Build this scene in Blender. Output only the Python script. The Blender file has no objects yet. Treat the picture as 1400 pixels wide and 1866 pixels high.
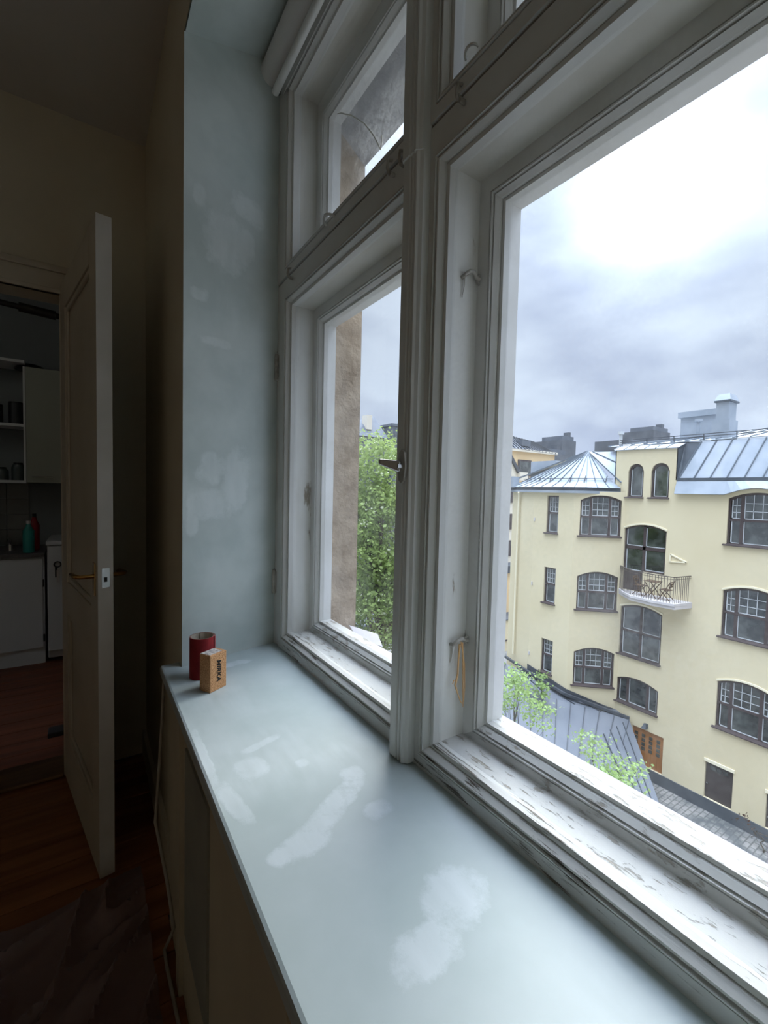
import bpy, math, random
from mathutils import Vector, Matrix
from mathutils.geometry import tessellate_polygon

C = bpy.context.scene.collection
S = bpy.context.scene
CZ = 1.45                       # camera height above the room floor

# ------------------------------------------------------------------ camera
cam_d = bpy.data.cameras.new('camera'); cam = bpy.data.objects.new('camera', cam_d); C.objects.link(cam)
yaw, pit, rol = math.radians(33.54), math.radians(-2.75), math.radians(1.383)
f = Vector((math.sin(yaw)*math.cos(pit), math.cos(yaw)*math.cos(pit), math.sin(pit)))
r0 = Vector((math.cos(yaw), -math.sin(yaw), 0)); u0 = r0.cross(f)
r = math.cos(rol)*r0 + math.sin(rol)*u0; u = -math.sin(rol)*r0 + math.cos(rol)*u0
m = Matrix((r, u, -f)).transposed().to_4x4(); m.translation = (0, 0, CZ)
cam.matrix_world = m
cam_d.sensor_fit = 'HORIZONTAL'; cam_d.sensor_width = 36; cam_d.lens = 36*812/1400
cam_d.clip_start = .02; cam_d.clip_end = 500
S.camera = cam

# ------------------------------------------------------------------ sky, light, exposure
S.view_settings.view_transform = 'Standard'; S.view_settings.look = 'None'
S.view_settings.gamma = 1; S.view_settings.use_curve_mapping = False
S.view_settings.exposure = 1.3
GLOW = Vector((.772, .394, .500)).normalized()
w = bpy.data.worlds.new('sky'); S.world = w; w.use_nodes = True
nt = w.node_tree; N = nt.nodes; L = nt.links; N.clear()
out = N.new('ShaderNodeOutputWorld'); bg = N.new('ShaderNodeBackground'); L.new(bg.outputs[0], out.inputs[0])
tc = N.new('ShaderNodeTexCoord'); sep = N.new('ShaderNodeSeparateXYZ'); L.new(tc.outputs['Generated'], sep.inputs[0])
def wmath(op, a, b=None, c=None):
    n = N.new('ShaderNodeMath'); n.operation = op
    for i, v in enumerate((a, b, c)):
        if v is None: continue
        if isinstance(v, (int, float)): n.inputs[i].default_value = v
        else: L.new(v, n.inputs[i])
    return n.outputs[0]
mp = N.new('ShaderNodeMapping'); mp.inputs['Scale'].default_value = (1, 1, 2.2); L.new(tc.outputs['Generated'], mp.inputs[0])
nz = N.new('ShaderNodeTexNoise'); nz.inputs['Scale'].default_value = 3.2; nz.inputs['Detail'].default_value = 4; nz.inputs['Roughness'].default_value = .45
L.new(mp.outputs[0], nz.inputs[0])
cr = N.new('ShaderNodeValToRGB'); L.new(nz.outputs[0], cr.inputs[0])
cr.color_ramp.elements[0].position = .33; cr.color_ramp.elements[0].color = (.205, .236, .325, 1)
cr.color_ramp.elements[1].position = .57; cr.color_ramp.elements[1].color = (.335, .375, .460, 1)
# overcast sky: brighter with elevation, brightest where the sun stands behind the cloud
vd = N.new('ShaderNodeVectorMath'); vd.operation = 'DOT_PRODUCT'; L.new(tc.outputs['Generated'], vd.inputs[0]); vd.inputs[1].default_value = GLOW
dotp = wmath('MAXIMUM', vd.outputs['Value'], 0.0)
glow = wmath('MULTIPLY', wmath('POWER', dotp, 26.0), .36)
glow2 = wmath('MULTIPLY', wmath('POWER', dotp, 220.0), 2.2)
zz = wmath('MAXIMUM', sep.outputs[2], 0.0)
hor = wmath('MULTIPLY', wmath('POWER', wmath('SUBTRACT', 1.0, zz), 9.0), .50)        # paler haze towards the horizon
elev = wmath('ADD', wmath('MULTIPLY', wmath('POWER', zz, 6.0), 19.0), wmath('ADD', hor, .92))
st = wmath('ADD', elev, wmath('ADD', glow, glow2))
L.new(cr.outputs[0], bg.inputs[0]); L.new(st, bg.inputs[1])
sun_d = bpy.data.lights.new('sun_behind_cloud', 'SUN'); sun_d.energy = 2.1; sun_d.angle = math.radians(50); sun_d.color = (1, .98, .95)
sun = bpy.data.objects.new('sun_behind_cloud', sun_d); C.objects.link(sun)
sun.rotation_euler = (-GLOW).to_track_quat('-Z', 'Y').to_euler()
def portal(name, x, y, z, sy, sz):
    d = bpy.data.lights.new(name, 'AREA'); d.shape = 'RECTANGLE'; d.size = sy; d.size_y = sz; d.cycles.is_portal = True
    o = bpy.data.objects.new(name, d); C.objects.link(o); o.location = (x, y, z)
    o.rotation_euler = (math.radians(90), 0, math.radians(90))
portal('window_portal', .89, .73, CZ+.3, 1.56, 1.8)

# ------------------------------------------------------------------ materials
def lin(c): return tuple((v/12.92 if v <= .04045 else ((v+.055)/1.055)**2.4) for v in [k/255 for k in c]) + (1,)
class NT:
    def __init__(s, name):
        s.m = bpy.data.materials.new(name); s.m.use_nodes = True; s.t = s.m.node_tree; s.n = s.t.nodes; s.l = s.t.links
        s.b = s.n['Principled BSDF']; s.tc = s.n.new('ShaderNodeTexCoord')
    def math(s, op, a, b=None, c=None, clamp=False):
        n = s.n.new('ShaderNodeMath'); n.operation = op; n.use_clamp = clamp
        for i, v in enumerate((a, b, c)):
            if v is None: continue
            if isinstance(v, (int, float)): n.inputs[i].default_value = v
            else: s.l.new(v, n.inputs[i])
        return n.outputs[0]
    def noise(s, scale=5, detail=4, rough=.55, sc=(1, 1, 1), rot=(0, 0, 0), loc=(0, 0, 0)):
        mp = s.n.new('ShaderNodeMapping'); mp.inputs['Scale'].default_value = sc; mp.inputs['Rotation'].default_value = rot
        mp.inputs['Location'].default_value = loc
        s.l.new(s.tc.outputs['Object'], mp.inputs[0])
        n = s.n.new('ShaderNodeTexNoise'); n.inputs['Scale'].default_value = scale; n.inputs['Detail'].default_value = detail
        n.inputs['Roughness'].default_value = rough; s.l.new(mp.outputs[0], n.inputs[0]); return n.outputs[0]
    def ramp(s, x, lo, hi):
        n = s.n.new('ShaderNodeMapRange'); n.inputs[1].default_value = lo; n.inputs[2].default_value = hi; s.l.new(x, n.inputs[0]); n.clamp = True
        return n.outputs[0]
    def mix(s, fac, a, b):
        n = s.n.new('ShaderNodeMix'); n.data_type = 'RGBA'
        if isinstance(fac, (int, float)): n.inputs[0].default_value = fac
        else: s.l.new(fac, n.inputs[0])
        for i, v in ((6, a), (7, b)):
            if isinstance(v, tuple): n.inputs[i].default_value = v
            else: s.l.new(v, n.inputs[i])
        return n.outputs[2]
    def bump(s, h, strength=.3, dist=.01):
        n = s.n.new('ShaderNodeBump'); n.inputs['Strength'].default_value = strength; n.inputs['Distance'].default_value = dist
        s.l.new(h, n.inputs['Height']); s.l.new(n.outputs[0], s.b.inputs['Normal'])
    def col(s, c):
        if isinstance(c, tuple): s.b.inputs['Base Color'].default_value = c
        else: s.l.new(c, s.b.inputs['Base Color'])
def simple(name, c, rough=.6, c2=None, scale=6, bs=0, bd=.002, bscale=60, metal=0, sc=(1, 1, 1), spec=.5):
    t = NT(name); t.b.inputs['Roughness'].default_value = rough; t.b.inputs['Metallic'].default_value = metal
    t.b.inputs['Specular IOR Level'].default_value = spec
    if c2: t.col(t.mix(t.ramp(t.noise(scale, sc=sc), .35, .65), lin(c), lin(c2)))
    else: t.col(lin(c))
    if bs: t.bump(t.noise(bscale, sc=sc), bs, bd)
    return t.m
M = {}
M['white'] = simple('white_paint', (216, 215, 210), .38, (206, 205, 199), 4, .15, .0015, 40)
M['white_dim'] = simple('aged_white_paint', (205, 203, 194), .5, (194, 190, 178), 5, .2, .001, 30)
M['outer'] = simple('outer_sash_paint', (220, 219, 215), .45, (208, 206, 200), 7, .2, .001, 50)
def worn(name, base, dirt, lo, hi, sc):
    t = NT(name); t.b.inputs['Roughness'].default_value = .5
    a = t.noise(9, 6, .65, sc=sc); bb = t.noise(3.2, 3, .5)
    k = t.ramp(t.math('ADD', a, t.math('MULTIPLY', bb, .35)), lo, hi)
    stain = t.ramp(t.noise(6, 5, .6, loc=(3, 1, 2)), .5, .75)
    c = t.mix(k, lin(base), lin(dirt)); c = t.mix(t.math('MULTIPLY', stain, .35), c, lin((176, 166, 148)))
    t.col(c); t.bump(t.math('ADD', t.math('MULTIPLY', k, -1), t.math('MULTIPLY', a, .5)), .6, .002); return t.m
M['worn_inner'] = worn('cracked_paint_inner', (206, 205, 200), (100, 92, 82), .77, .82, (14, 1.1, 14))
M['worn_sill'] = worn('flaking_white_paint', (184, 183, 179), (142, 135, 124), .74, .80, (8, 2.4, 5))
M['worn_jamb'] = worn('cracked_jamb_paint', (218, 217, 211), (140, 126, 106), .80, .86, (2, 2, .5))
M['ledge'] = simple('exterior_sheet_ledge', (148, 143, 148), .6, (140, 136, 141), 8)
M['stone'] = simple('exterior_render', (176, 158, 136), .95, (146, 128, 108), 14, .9, .008, 45)
M['ownwall'] = simple('own_facade_render', (190, 172, 148), .95, (170, 152, 130), 2, .5, .01, 20)
M['soffit'] = simple('soffit_render', (168, 166, 166), .95, (150, 148, 150), 16, .7, .006, 50)

def patch_mat(name, base, base2, light, blobs, axes, rough, streak):
    """paint with filler patches; blobs = (cu, cv, ru, rv, angle) in metres on the surface axes"""
    t = NT(name); t.b.inputs['Roughness'].default_value = rough
    sp = t.n.new('ShaderNodeSeparateXYZ'); t.l.new(t.tc.outputs['Object'], sp.inputs[0])
    U, V = sp.outputs[axes[0]], sp.outputs[axes[1]]
    n1 = t.noise(26, 6, .7); n2 = t.noise(5, 4, .55); n3 = t.noise(2.2, 3, .5, loc=(5, 2, 1))
    tot = None
    for cu, cv, ru, rv, an in blobs:
        du = t.math('SUBTRACT', U, cu); dv = t.math('SUBTRACT', V, cv)
        ca, sa = math.cos(an), math.sin(an)
        a = t.math('DIVIDE', t.math('ADD', t.math('MULTIPLY', du, ca), t.math('MULTIPLY', dv, sa)), ru)
        b = t.math('DIVIDE', t.math('SUBTRACT', t.math('MULTIPLY', dv, ca), t.math('MULTIPLY', du, sa)), rv)
        d = t.math('ADD', t.math('POWER', t.math('ABSOLUTE', a), 3.0), t.math('POWER', t.math('ABSOLUTE', b), 3.0))
        d = t.math('ADD', d, t.math('MULTIPLY', t.math('SUBTRACT', n1, .5), 4.2))
        k = t.ramp(d, 1.5, .35)
        tot = k if tot is None else t.math('MAXIMUM', tot, k)
    st = t.noise(30, 3, .5, sc=streak)
    c = t.mix(t.ramp(n2, .38, .64), lin(base), lin(base2))
    soft = t.math('MULTIPLY', t.ramp(n3, .5, .66), t.ramp(st, .3, .75))
    c = t.mix(t.math('MULTIPLY', soft, .55), c, lin(light))
    c = t.mix(t.math('MULTIPLY', tot, t.math('ADD', .10, t.math('MULTIPLY', st, .75))), c, lin(light))
    t.col(c); t.bump(t.math('ADD', t.math('MULTIPLY', tot, .6), t.math('ADD', t.math('MULTIPLY', st, .3), t.math('MULTIPLY', n1, .3))), .25, .0015)
    return t.m
M['sill'] = patch_mat('sanded_sill_paint', (190, 200, 200), (180, 192, 191), (222, 229, 233),
    [(.283, .912, .03, .036, .1), (.455, .785, .024, .024, 0), (.37, .712, .10, .024, .55), (.300, .668, .045, .028, .3), (.447, .668, .026, .022, .2),
     (.222, .83, .016, .07, .15), (.207, 1.0, .010, .12, 0), (.255, .66, .02, .02, .5), (.445, .46, .05, .045, .6), (.36, .42, .05, .03, 0), (.381, .874, .014, .014, 0), (.33, .99, .05, .012, .3), (.41, 1.5, .05, .02, .2)],
    (0, 1), .48, (1, .25, 1))
M['niche'] = patch_mat('patched_reveal_paint', (202, 210, 206), (186, 196, 192), (224, 230, 228),
    [(.43, CZ+.02, .045, .11, -.15), (.345, CZ+.06, .045, .05, -.4), (.335, CZ-.06, .06, .05, .1), (.282, CZ-.09, .02, .07, 0), (.47, CZ+.96, .06, .04, -.3),
     (.39, CZ+.82, .07, .09, 0), (.30, CZ+.93, .02, .03, 0), (.30, CZ+.62, .03, .02, 0), (.46, CZ+.84, .03, .05, 0), (.36, CZ+.48, .05, .015, 0)],
    (0, 2), .7, (1, 1, .3))
M['wall'] = simple('cream_wall', (212, 204, 182), .85, (204, 195, 173), 1.5, .2, .002, 25)
M['ceil'] = simple('ceiling_paint', (212, 208, 200), .9, (204, 200, 192), 1.5, .1, .002, 25)
M['apron'] = simple('apron_paint', (206, 196, 172), .8, (190, 180, 158), 2, .2, .002, 18, sc=(1, 1, .4))
M['greypatch'] = simple('grey_filler', (160, 160, 148), .9, (148, 148, 138), 6)
M['door'] = simple('door_paint', (206, 198, 182), .45, (196, 188, 170), 3, .1, .001, 20)
M['dooredge'] = simple('door_edge_paint', (226, 222, 218), .5, (214, 210, 204), 5)
M['brass'] = simple('worn_brass', (190, 150, 90), .25, None, metal=1)
M['steel'] = simple('steel', (190, 190, 190), .3, None, metal=1)
M['dark'] = simple('black_metal', (22, 22, 22), .5)
M['hinge'] = simple('painted_hinge', (190, 186, 178), .5, (150, 144, 134), 30)
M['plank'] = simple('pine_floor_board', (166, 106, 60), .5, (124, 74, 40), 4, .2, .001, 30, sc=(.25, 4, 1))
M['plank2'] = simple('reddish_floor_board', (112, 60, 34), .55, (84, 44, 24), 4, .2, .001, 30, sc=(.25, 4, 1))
M['threshold'] = simple('threshold_wood', (130, 96, 60), .5, (100, 70, 44), 5, sc=(.3, 3, 1))
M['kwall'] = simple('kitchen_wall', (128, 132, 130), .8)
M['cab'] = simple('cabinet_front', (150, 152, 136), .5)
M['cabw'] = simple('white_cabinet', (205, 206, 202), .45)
M['counter'] = simple('grey_countertop', (96, 92, 88), .4, (80, 76, 74), 40)
M['tile'] = simple('grey_tile', (98, 100, 98), .3, (84, 86, 84), 6)
M['teal'] = simple('teal_enamel', (40, 140, 130), .3)
M['red'] = simple('red_bottle', (140, 24, 28), .25)
M['pot'] = simple('dark_pot', (34, 34, 36), .35)
M['glassjar'] = simple('smoky_glass', (70, 78, 76), .1)
M['cable'] = simple('white_cable', (170, 164, 152), .5)
M['sandred'] = simple('red_abrasive', (148, 34, 38), .9, (132, 26, 32), 60, .6, .0006, 900)
M['paper'] = simple('paper_backing', (196, 184, 166), .8, (170, 158, 144), 70)
M['whitepaper'] = simple('white_abrasive_paper', (222, 214, 208), .85, (150, 144, 146), 160)
t = NT('cork'); t.b.inputs['Roughness'].default_value = .9
t.col(t.mix(t.ramp(t.noise(330, 4, .7), .35, .65), lin((158, 104, 62)), lin((222, 174, 126)))); t.bump(t.noise(500), .4, .0008); M['cork'] = t.m
M['ink'] = simple('black_ink', (14, 12, 12), .8)
M['twine'] = simple('orange_twine', (214, 170, 118), .9)
M['cord'] = simple('white_cord', (225, 222, 214), .6)
M['blind'] = simple('white_blind', (214, 210, 204), .7)
# exterior
M['yellow'] = simple('yellow_render', (212, 199, 166), .95, (206, 192, 158), .35, .1, .004, 3)
M['yellowtrim'] = simple('pale_yellow_trim', (230, 220, 190), .9)
M['brown'] = simple('brown_window_paint', (72, 60, 58), .6, (62, 50, 48), 3)
M['inwhite'] = simple('inner_sash_white', (186, 188, 188), .6)
t = NT('dark_window_glass'); t.b.inputs['Roughness'].default_value = .08; t.b.inputs['Specular IOR Level'].default_value = .9
t.col(t.mix(t.ramp(t.noise(1.6, 5, .6), .42, .68), lin((30, 34, 32)), lin((84, 88, 84)))); M['dglass'] = t.m  # grey mottling painted in for curtains and reflections
M['zinc'] = simple('galvanised_sheet', (162, 168, 175), .5, (142, 150, 158), 1.1, .15, .01, 3, metal=.25)
M['seam'] = simple('seam_metal', (104, 112, 120), .5, metal=.2)
M['zincd'] = simple('dark_sheet', (80, 87, 94), .5, (70, 76, 83), 2, metal=.2)
M['roofgrey'] = simple('grey_standing_seam', (106, 109, 115), .5, (92, 96, 103), .8, .1, .01, 3)
M['roofdark'] = simple('dark_roof', (66, 70, 76), .6, (58, 61, 67), .8)
M['plinth'] = simple('granite_plinth', (86, 89, 93), .8, (74, 77, 82), 1.5, .3, .02, 5)
M['orange'] = simple('varnished_wood_gate', (168, 112, 58), .5, (150, 96, 44), 2, sc=(1, 1, .3))
M['bdoor'] = simple('brown_door', (72, 64, 61), .6)
M['concrete'] = simple('pale_concrete', (204, 198, 195), .8, (186, 180, 178), 2)
M['rail'] = simple('iron_railing', (84, 74, 67), .5)
M['teak'] = simple('slatted_wood', (92, 70, 50), .6)
M['pale'] = simple('cream_render_far', (220, 212, 194), .95, (212, 203, 186), .4)
M['peach'] = simple('peach_render', (214, 188, 146), .95, (206, 178, 136), .4)
M['farroof'] = simple('far_grey_roof', (102, 107, 115), .7, (88, 93, 101), .6)
M['farwall'] = simple('far_grey_wall', (98, 101, 106), .8, (80, 83, 89), .8)
M['bark'] = simple('bark', (88, 78, 64), .9, (70, 60, 50), 4)
t = NT('courtyard_cobbles'); t.b.inputs['Roughness'].default_value = .9
bt = t.n.new('ShaderNodeTexBrick'); t.l.new(t.tc.outputs['Object'], bt.inputs[0]); bt.inputs['Scale'].default_value = 1.3
bt.inputs['Color1'].default_value = lin((146, 141, 135)); bt.inputs['Color2'].default_value = lin((128, 125, 121)); bt.inputs['Mortar'].default_value = lin((96, 94, 90))
bt.inputs['Mortar Size'].default_value = .03
t.col(t.mix(t.ramp(t.noise(.9, 5, .65), .45, .62), bt.outputs[0], lin((82, 84, 84)))); M['yard'] = t.m
def leafmat(name, a, b):
    t = NT(name); t.b.inputs['Roughness'].default_value = .6
    c = t.mix(t.ramp(t.noise(2.5, 4, .6), .35, .65), lin(a), lin(b)); t.col(c)
    tr = t.n.new('ShaderNodeBsdfTranslucent'); t.l.new(c, tr.inputs[0])
    mx = t.n.new('ShaderNodeMixShader'); mx.inputs[0].default_value = .5
    t.l.new(t.b.outputs[0], mx.inputs[1]); t.l.new(tr.outputs[0], mx.inputs[2]); t.l.new(mx.outputs[0], t.n['Material Output'].inputs[0])
    return t.m
M['leaf'] = leafmat('lime_leaves', (122, 142, 74), (156, 174, 104))
M['leaf2'] = leafmat('pale_young_leaves', (140, 164, 96), (168, 190, 124))
M['blossom'] = leafmat('cream_blossom', (226, 228, 198), (238, 238, 214))
M['berry'] = leafmat('reddish_leaves', (92, 58, 50), (74, 66, 46))
def glass(name, dirt, scale=6):
    t = NT(name); t.n.remove(t.b)
    tr = t.n.new('ShaderNodeBsdfTransparent'); tr.inputs[0].default_value = (.965, .975, .97, 1)
    gl = t.n.new('ShaderNodeBsdfGlossy'); gl.inputs['Roughness'].default_value = .03
    lw = t.n.new('ShaderNodeLayerWeight'); lw.inputs[0].default_value = .5
    fr = t.math('ADD', t.math('MULTIPLY', t.math('POWER', lw.outputs['Facing'], 5.0), .7), .015)
    mx = t.n.new('ShaderNodeMixShader'); t.l.new(fr, mx.inputs[0]); t.l.new(tr.outputs[0], mx.inputs[1]); t.l.new(gl.outputs[0], mx.inputs[2])
    df = t.n.new('ShaderNodeBsdfDiffuse'); df.inputs[0].default_value = (.8, .82, .84, 1)
    tl = t.n.new('ShaderNodeBsdfTranslucent'); tl.inputs[0].default_value = (.8, .82, .84, 1)
    dm = t.n.new('ShaderNodeMixShader'); dm.inputs[0].default_value = .5; t.l.new(df.outputs[0], dm.inputs[1]); t.l.new(tl.outputs[0], dm.inputs[2])
    k = t.math('MULTIPLY', t.math('MULTIPLY', t.ramp(t.noise(scale, 3, .5), .38, .66), t.ramp(t.noise(scale*22, 3, .7), .3, .75)), dirt)
    m2 = t.n.new('ShaderNodeMixShader'); t.l.new(k, m2.inputs[0]); t.l.new(mx.outputs[0], m2.inputs[1]); t.l.new(dm.outputs[0], m2.inputs[2])
    t.l.new(m2.outputs[0], t.n['Material Output'].inputs[0]); return t.m
M['glass'] = glass('window_glass', .05); M['frost'] = glass('dirty_window_glass', .30, 4)
t = NT('dust_sheet'); t.b.inputs['Roughness'].default_value = .3; t.col(lin((150, 126, 122))); t.b.inputs['Alpha'].default_value = .75; M['plastic'] = t.m

# ------------------------------------------------------------------ geometry helpers
class MB:
    def __init__(s): s.v = []; s.f = []
    def poly(s, pts): b = len(s.v); s.v += [tuple(p) for p in pts]; s.f.append(tuple(range(b, b+len(pts)))); return s
    def hexa(s, a, b):
        """a, b: matching quads (lists of 4)"""
        k = len(s.v); s.v += [tuple(p) for p in a] + [tuple(p) for p in b]
        s.f += [(k+3, k+2, k+1, k), (k+4, k+5, k+6, k+7)] + [(k+i, k+(i+1) % 4, k+4+(i+1) % 4, k+4+i) for i in range(4)]
        return s
    def box(s, x0, x1, y0, y1, z0, z1):
        return s.hexa([(x0, y0, z0), (x1, y0, z0), (x1, y1, z0), (x0, y1, z0)], [(x0, y0, z1), (x1, y0, z1), (x1, y1, z1), (x0, y1, z1)])
    def prism(s, pts, d):
        d = Vector(d); k = len(s.v); n = len(pts)
        s.v += [tuple(p) for p in pts] + [tuple(Vector(p)+d) for p in pts]
        s.f += [tuple(range(k+n-1, k-1, -1)), tuple(range(k+n, k+2*n))] + [(k+i, k+(i+1) % n, k+n+(i+1) % n, k+n+i) for i in range(n)]
        return s
    def tube(s, path, rad, n=8, caps=True):
        path = [Vector(p) for p in path]; k0 = len(s.v)
        rr = rad if isinstance(rad, (list, tuple)) else [rad]*len(path)
        t0 = (path[1]-path[0]).normalized(); nrm = t0.orthogonal().normalized()
        for i, p in enumerate(path):
            t = (path[min(i+1, len(path)-1)]-path[max(i-1, 0)]).normalized()
            nrm = (nrm - t*nrm.dot(t)).normalized(); bn = t.cross(nrm)
            for j in range(n):
                a = 2*math.pi*j/n; s.v.append(tuple(p + (nrm*math.cos(a)+bn*math.sin(a))*rr[i]))
        for i in range(len(path)-1):
            for j in range(n):
                a = k0+i*n+j; b = k0+i*n+(j+1) % n; s.f.append((a, b, b+n, a+n))
        if caps: s.f.append(tuple(range(k0+n-1, k0-1, -1))); e = k0+(len(path)-1)*n; s.f.append(tuple(range(e, e+n)))
        return s
    def bar(s, a, b, w, h=None):
        """square bar from a to b"""
        a = Vector(a); b = Vector(b); h = h or w; d = (b-a).normalized()
        up = Vector((0, 0, 1)) if abs(d.z) < .9 else Vector((1, 0, 0))
        sd = d.cross(up).normalized()*w/2; uu = sd.cross(d).normalized()*h/2
        return s.hexa([a-sd-uu, a+sd-uu, a+sd+uu, a-sd+uu], [b-sd-uu, b+sd-uu, b+sd+uu, b-sd+uu])
    def build(s, name, mat, parent=None, smooth=False, bevel=0, fix=True):
        me = bpy.data.meshes.new(name); me.from_pydata(s.v, [], s.f)
        if fix:
            import bmesh
            bm = bmesh.new(); bm.from_mesh(me); bmesh.ops.recalc_face_normals(bm, faces=bm.faces); bm.to_mesh(me); bm.free()
        me.materials.append(M[mat] if isinstance(mat, str) else mat)
        if smooth:
            for p in me.polygons: p.use_smooth = True
            me.set_sharp_from_angle(angle=math.radians(50))
        o = bpy.data.objects.new(name, me); C.objects.link(o)
        if parent: par(o, parent)
        if bevel:
            b = o.modifiers.new('bevel', 'BEVEL'); b.width = bevel; b.segments = 2; b.limit_method = 'ANGLE'; b.angle_limit = .7
        return o
def par(o, p):
    o.parent = p
    q = p; T = Matrix.Identity(4)
    while q: T = Matrix.Translation(q.location) @ T; q = q.parent if q.parent else None; break
    o.matrix_parent_inverse = WM[p.name].inverted() if p.name in WM else Matrix.Identity(4)
WM = {}
def tag(o, label=None, cat=None, group=None, kind=None):
    if label: o['label'] = label
    if cat: o['category'] = cat
    if group: o['group'] = group
    if kind: o['kind'] = kind
    return o
def empty(name, loc, label, cat=None, group=None, kind=None):
    o = bpy.data.objects.new(name, None); C.objects.link(o); o.location = loc; o.empty_display_size = .05
    WM[o.name] = Matrix.Translation(loc); return tag(o, label, cat, group, kind)
def box(*a): return MB().box(*a)
def struct(name, mb, mat, label, **k): return tag(mb.build(name, mat, **k), label, None, None, 'structure')

# ------------------------------------------------------------------ room shell
YF = 2.661                                                       # wall with the kitchen door
XW = .251                                                        # window wall, room side
CE = CZ+1.72
def tess(outer, holes):
    """triangulate a 2-D polygon with holes; returns verts, tris"""
    pl = [[Vector((a, b, 0)) for a, b in outer]] + [[Vector((a, b, 0)) for a, b in h] for h in holes]
    vs = [(v.x, v.y) for p in pl for v in p]
    return vs, tessellate_polygon(pl)
# niche and window opening in the thick outer wall
mb = MB()
outer = [(-3, 0), (YF, 0), (YF, CE), (-3, CE)]
hole = [(-.09, CZ-.62), (1.56, CZ-.62), (1.545, CZ+1.385), (-.075, CZ+1.385)]
vs, tr = tess(outer, [hole, [(-2.7, CZ-.6), (-1.3, CZ-.6), (-1.3, CZ+1.175), (-2.7, CZ+1.175)]]); k = len(mb.v); mb.v += [(XW, a, b) for a, b in vs]; mb.f += [tuple(k+i for i in q) for q in tr]
struct('wall_right', mb, 'wall', 'cream window wall beside the deep window niche, in shade')
nb = [(-.16, CZ-.62), (1.655, CZ-.62), (1.655, CZ+1.57), (-.16, CZ+1.57)]
def strip(h1, x1, h2, x2, i): j = (i+1) % 4; return MB().poly([(x1,)+h1[i], (x1,)+h1[j], (x2,)+h2[j], (x2,)+h2[i]])
q = strip(hole, XW, nb, .70, 1)
MB_ = MB().hexa([(XW, 1.56, CZ-.62), (.70, 1.665, CZ-.62), (.70, 1.665, CZ+1.58), (XW, 1.545, CZ+1.385)], [(XW+.005, 1.75, CZ-.62), (.70, 1.75, CZ-.62), (.70, 1.75, CZ+1.58), (XW+.005, 1.75, CZ+1.385)])
struct('wall_niche_far', MB_, 'niche', 'grey green niche side wall with pale filler patches')
struct('wall_niche_near', MB().hexa([(XW+.004, -.09, CZ-.62), (.70, -.16, CZ-.62), (.70, -.16, CZ+1.58), (XW+.004, -.075, CZ+1.385)], [(XW+.004, -.25, CZ-.62), (.70, -.25, CZ-.62), (.70, -.25, CZ+1.58), (XW+.004, -.25, CZ+1.385)]), 'niche', 'grey green niche side wall near the camera')
struct('ceiling_niche', MB().hexa([(XW+.004, -.2, CZ+1.387), (XW+.004, 1.7, CZ+1.387), (.70, 1.7, CZ+1.575), (.70, -.2, CZ+1.575)], [(XW+.004, -.2, CZ+1.70), (XW+.004, 1.7, CZ+1.70), (.70, 1.7, CZ+1.70), (.70, -.2, CZ+1.70)]), 'niche', 'grey green soffit of the window niche above the blind')
# windowsill board
mb = MB().prism([(.192, -.6, CZ-.594), (.192, 1.607, CZ-.594), (XW+.002, 1.612, CZ-.594), (XW+.002, 1.56, CZ-.594), (.62, 1.66, CZ-.594), (.62, -.17, CZ-.594), (XW, -.12, CZ-.594), (XW, -.6, CZ-.594)], (0, 0, -.035))
sl = tag(mb.build('windowsill', 'sill', bevel=.007), 'wide pale grey green windowsill with white filler patches', 'windowsill', None)
# apron below the sill
ap = struct('wall_apron', box(.215, .6, -3, 1.56, 0, CZ-.63), 'apron', 'beige apron wall under the windowsill, in shade')
mb = MB().box(.209, .2148, .98, 1.25, CZ-1.22, CZ-.70); mb.build('filler_patch', 'greypatch', ap)
for y in (1.30, .50): MB().box(.203, .2148, y, y+.05, 0, CZ-.64).build('batten', 'apron', ap)
struct('baseboard_right', box(.232, .2505, 1.565, YF, 0, .13), 'wall', 'low baseboard between the window niche and door wall')
# far wall with door opening, other walls
DX0, DX1, DT = -.98, -.112, CZ+.885
mb = MB()
vs, tr = tess([(-3.2, 0), (XW, 0), (XW, CE), (-3.2, CE)], [[(DX0, .001), (DX1, .001), (DX1, DT), (DX0, DT)]])
mb.v += [(a, YF, b) for a, b in vs]; mb.f += [tuple(q) for q in tr]
mb.box(DX1, DX1+.02, YF, YF+.14, 0, DT); mb.box(DX0-.02, DX0, YF, YF+.14, 0, DT); mb.box(DX0, DX1, YF, YF+.14, DT, DT+.02)
struct('wall_far', mb, 'wall', 'cream wall around the kitchen doorway')
struct('wall_left', box(-3.3, -3.2, -3, YF, 0, CE), 'wall', 'cream wall on the left side of the room')
struct('wall_back', box(-3.2, XW, -3.1, -3, 0, CE), 'wall', 'cream wall behind the camera')
struct('ceiling', box(-3.2, XW, -3, YF, CE, CE+.05), 'ceil', 'grey shaded plaster ceiling')
# floor boards
fl = struct('floor', box(-3.2, .6, -3, YF+.14, -.05, -.012), 'dark', 'brown pine board floor of the dark room')
random.seed(4)
y = -2.95; me0 = None
while y < YF-.02:
    y1 = min(y+.138, YF-.005)
    p = MB().box(-3.19, .215 if y < 1.56 else .25, y, y1, -.012, -random.random()*.0015).build('floor_board', 'plank', fl, bevel=.002); y += .142
th = struct('trim_1', box(DX0, DX1, YF-.03, YF+.17, 0, .018), 'threshold', 'worn wooden threshold in the kitchen doorway', bevel=.006)
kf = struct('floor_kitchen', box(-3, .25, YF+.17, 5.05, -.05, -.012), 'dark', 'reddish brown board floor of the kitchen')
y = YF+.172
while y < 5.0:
    MB().box(-2.95, .24, y, y+.138, -.012, -random.random()*.001).build('floor_board', 'plank2', kf, bevel=.002); y += .142
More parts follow.
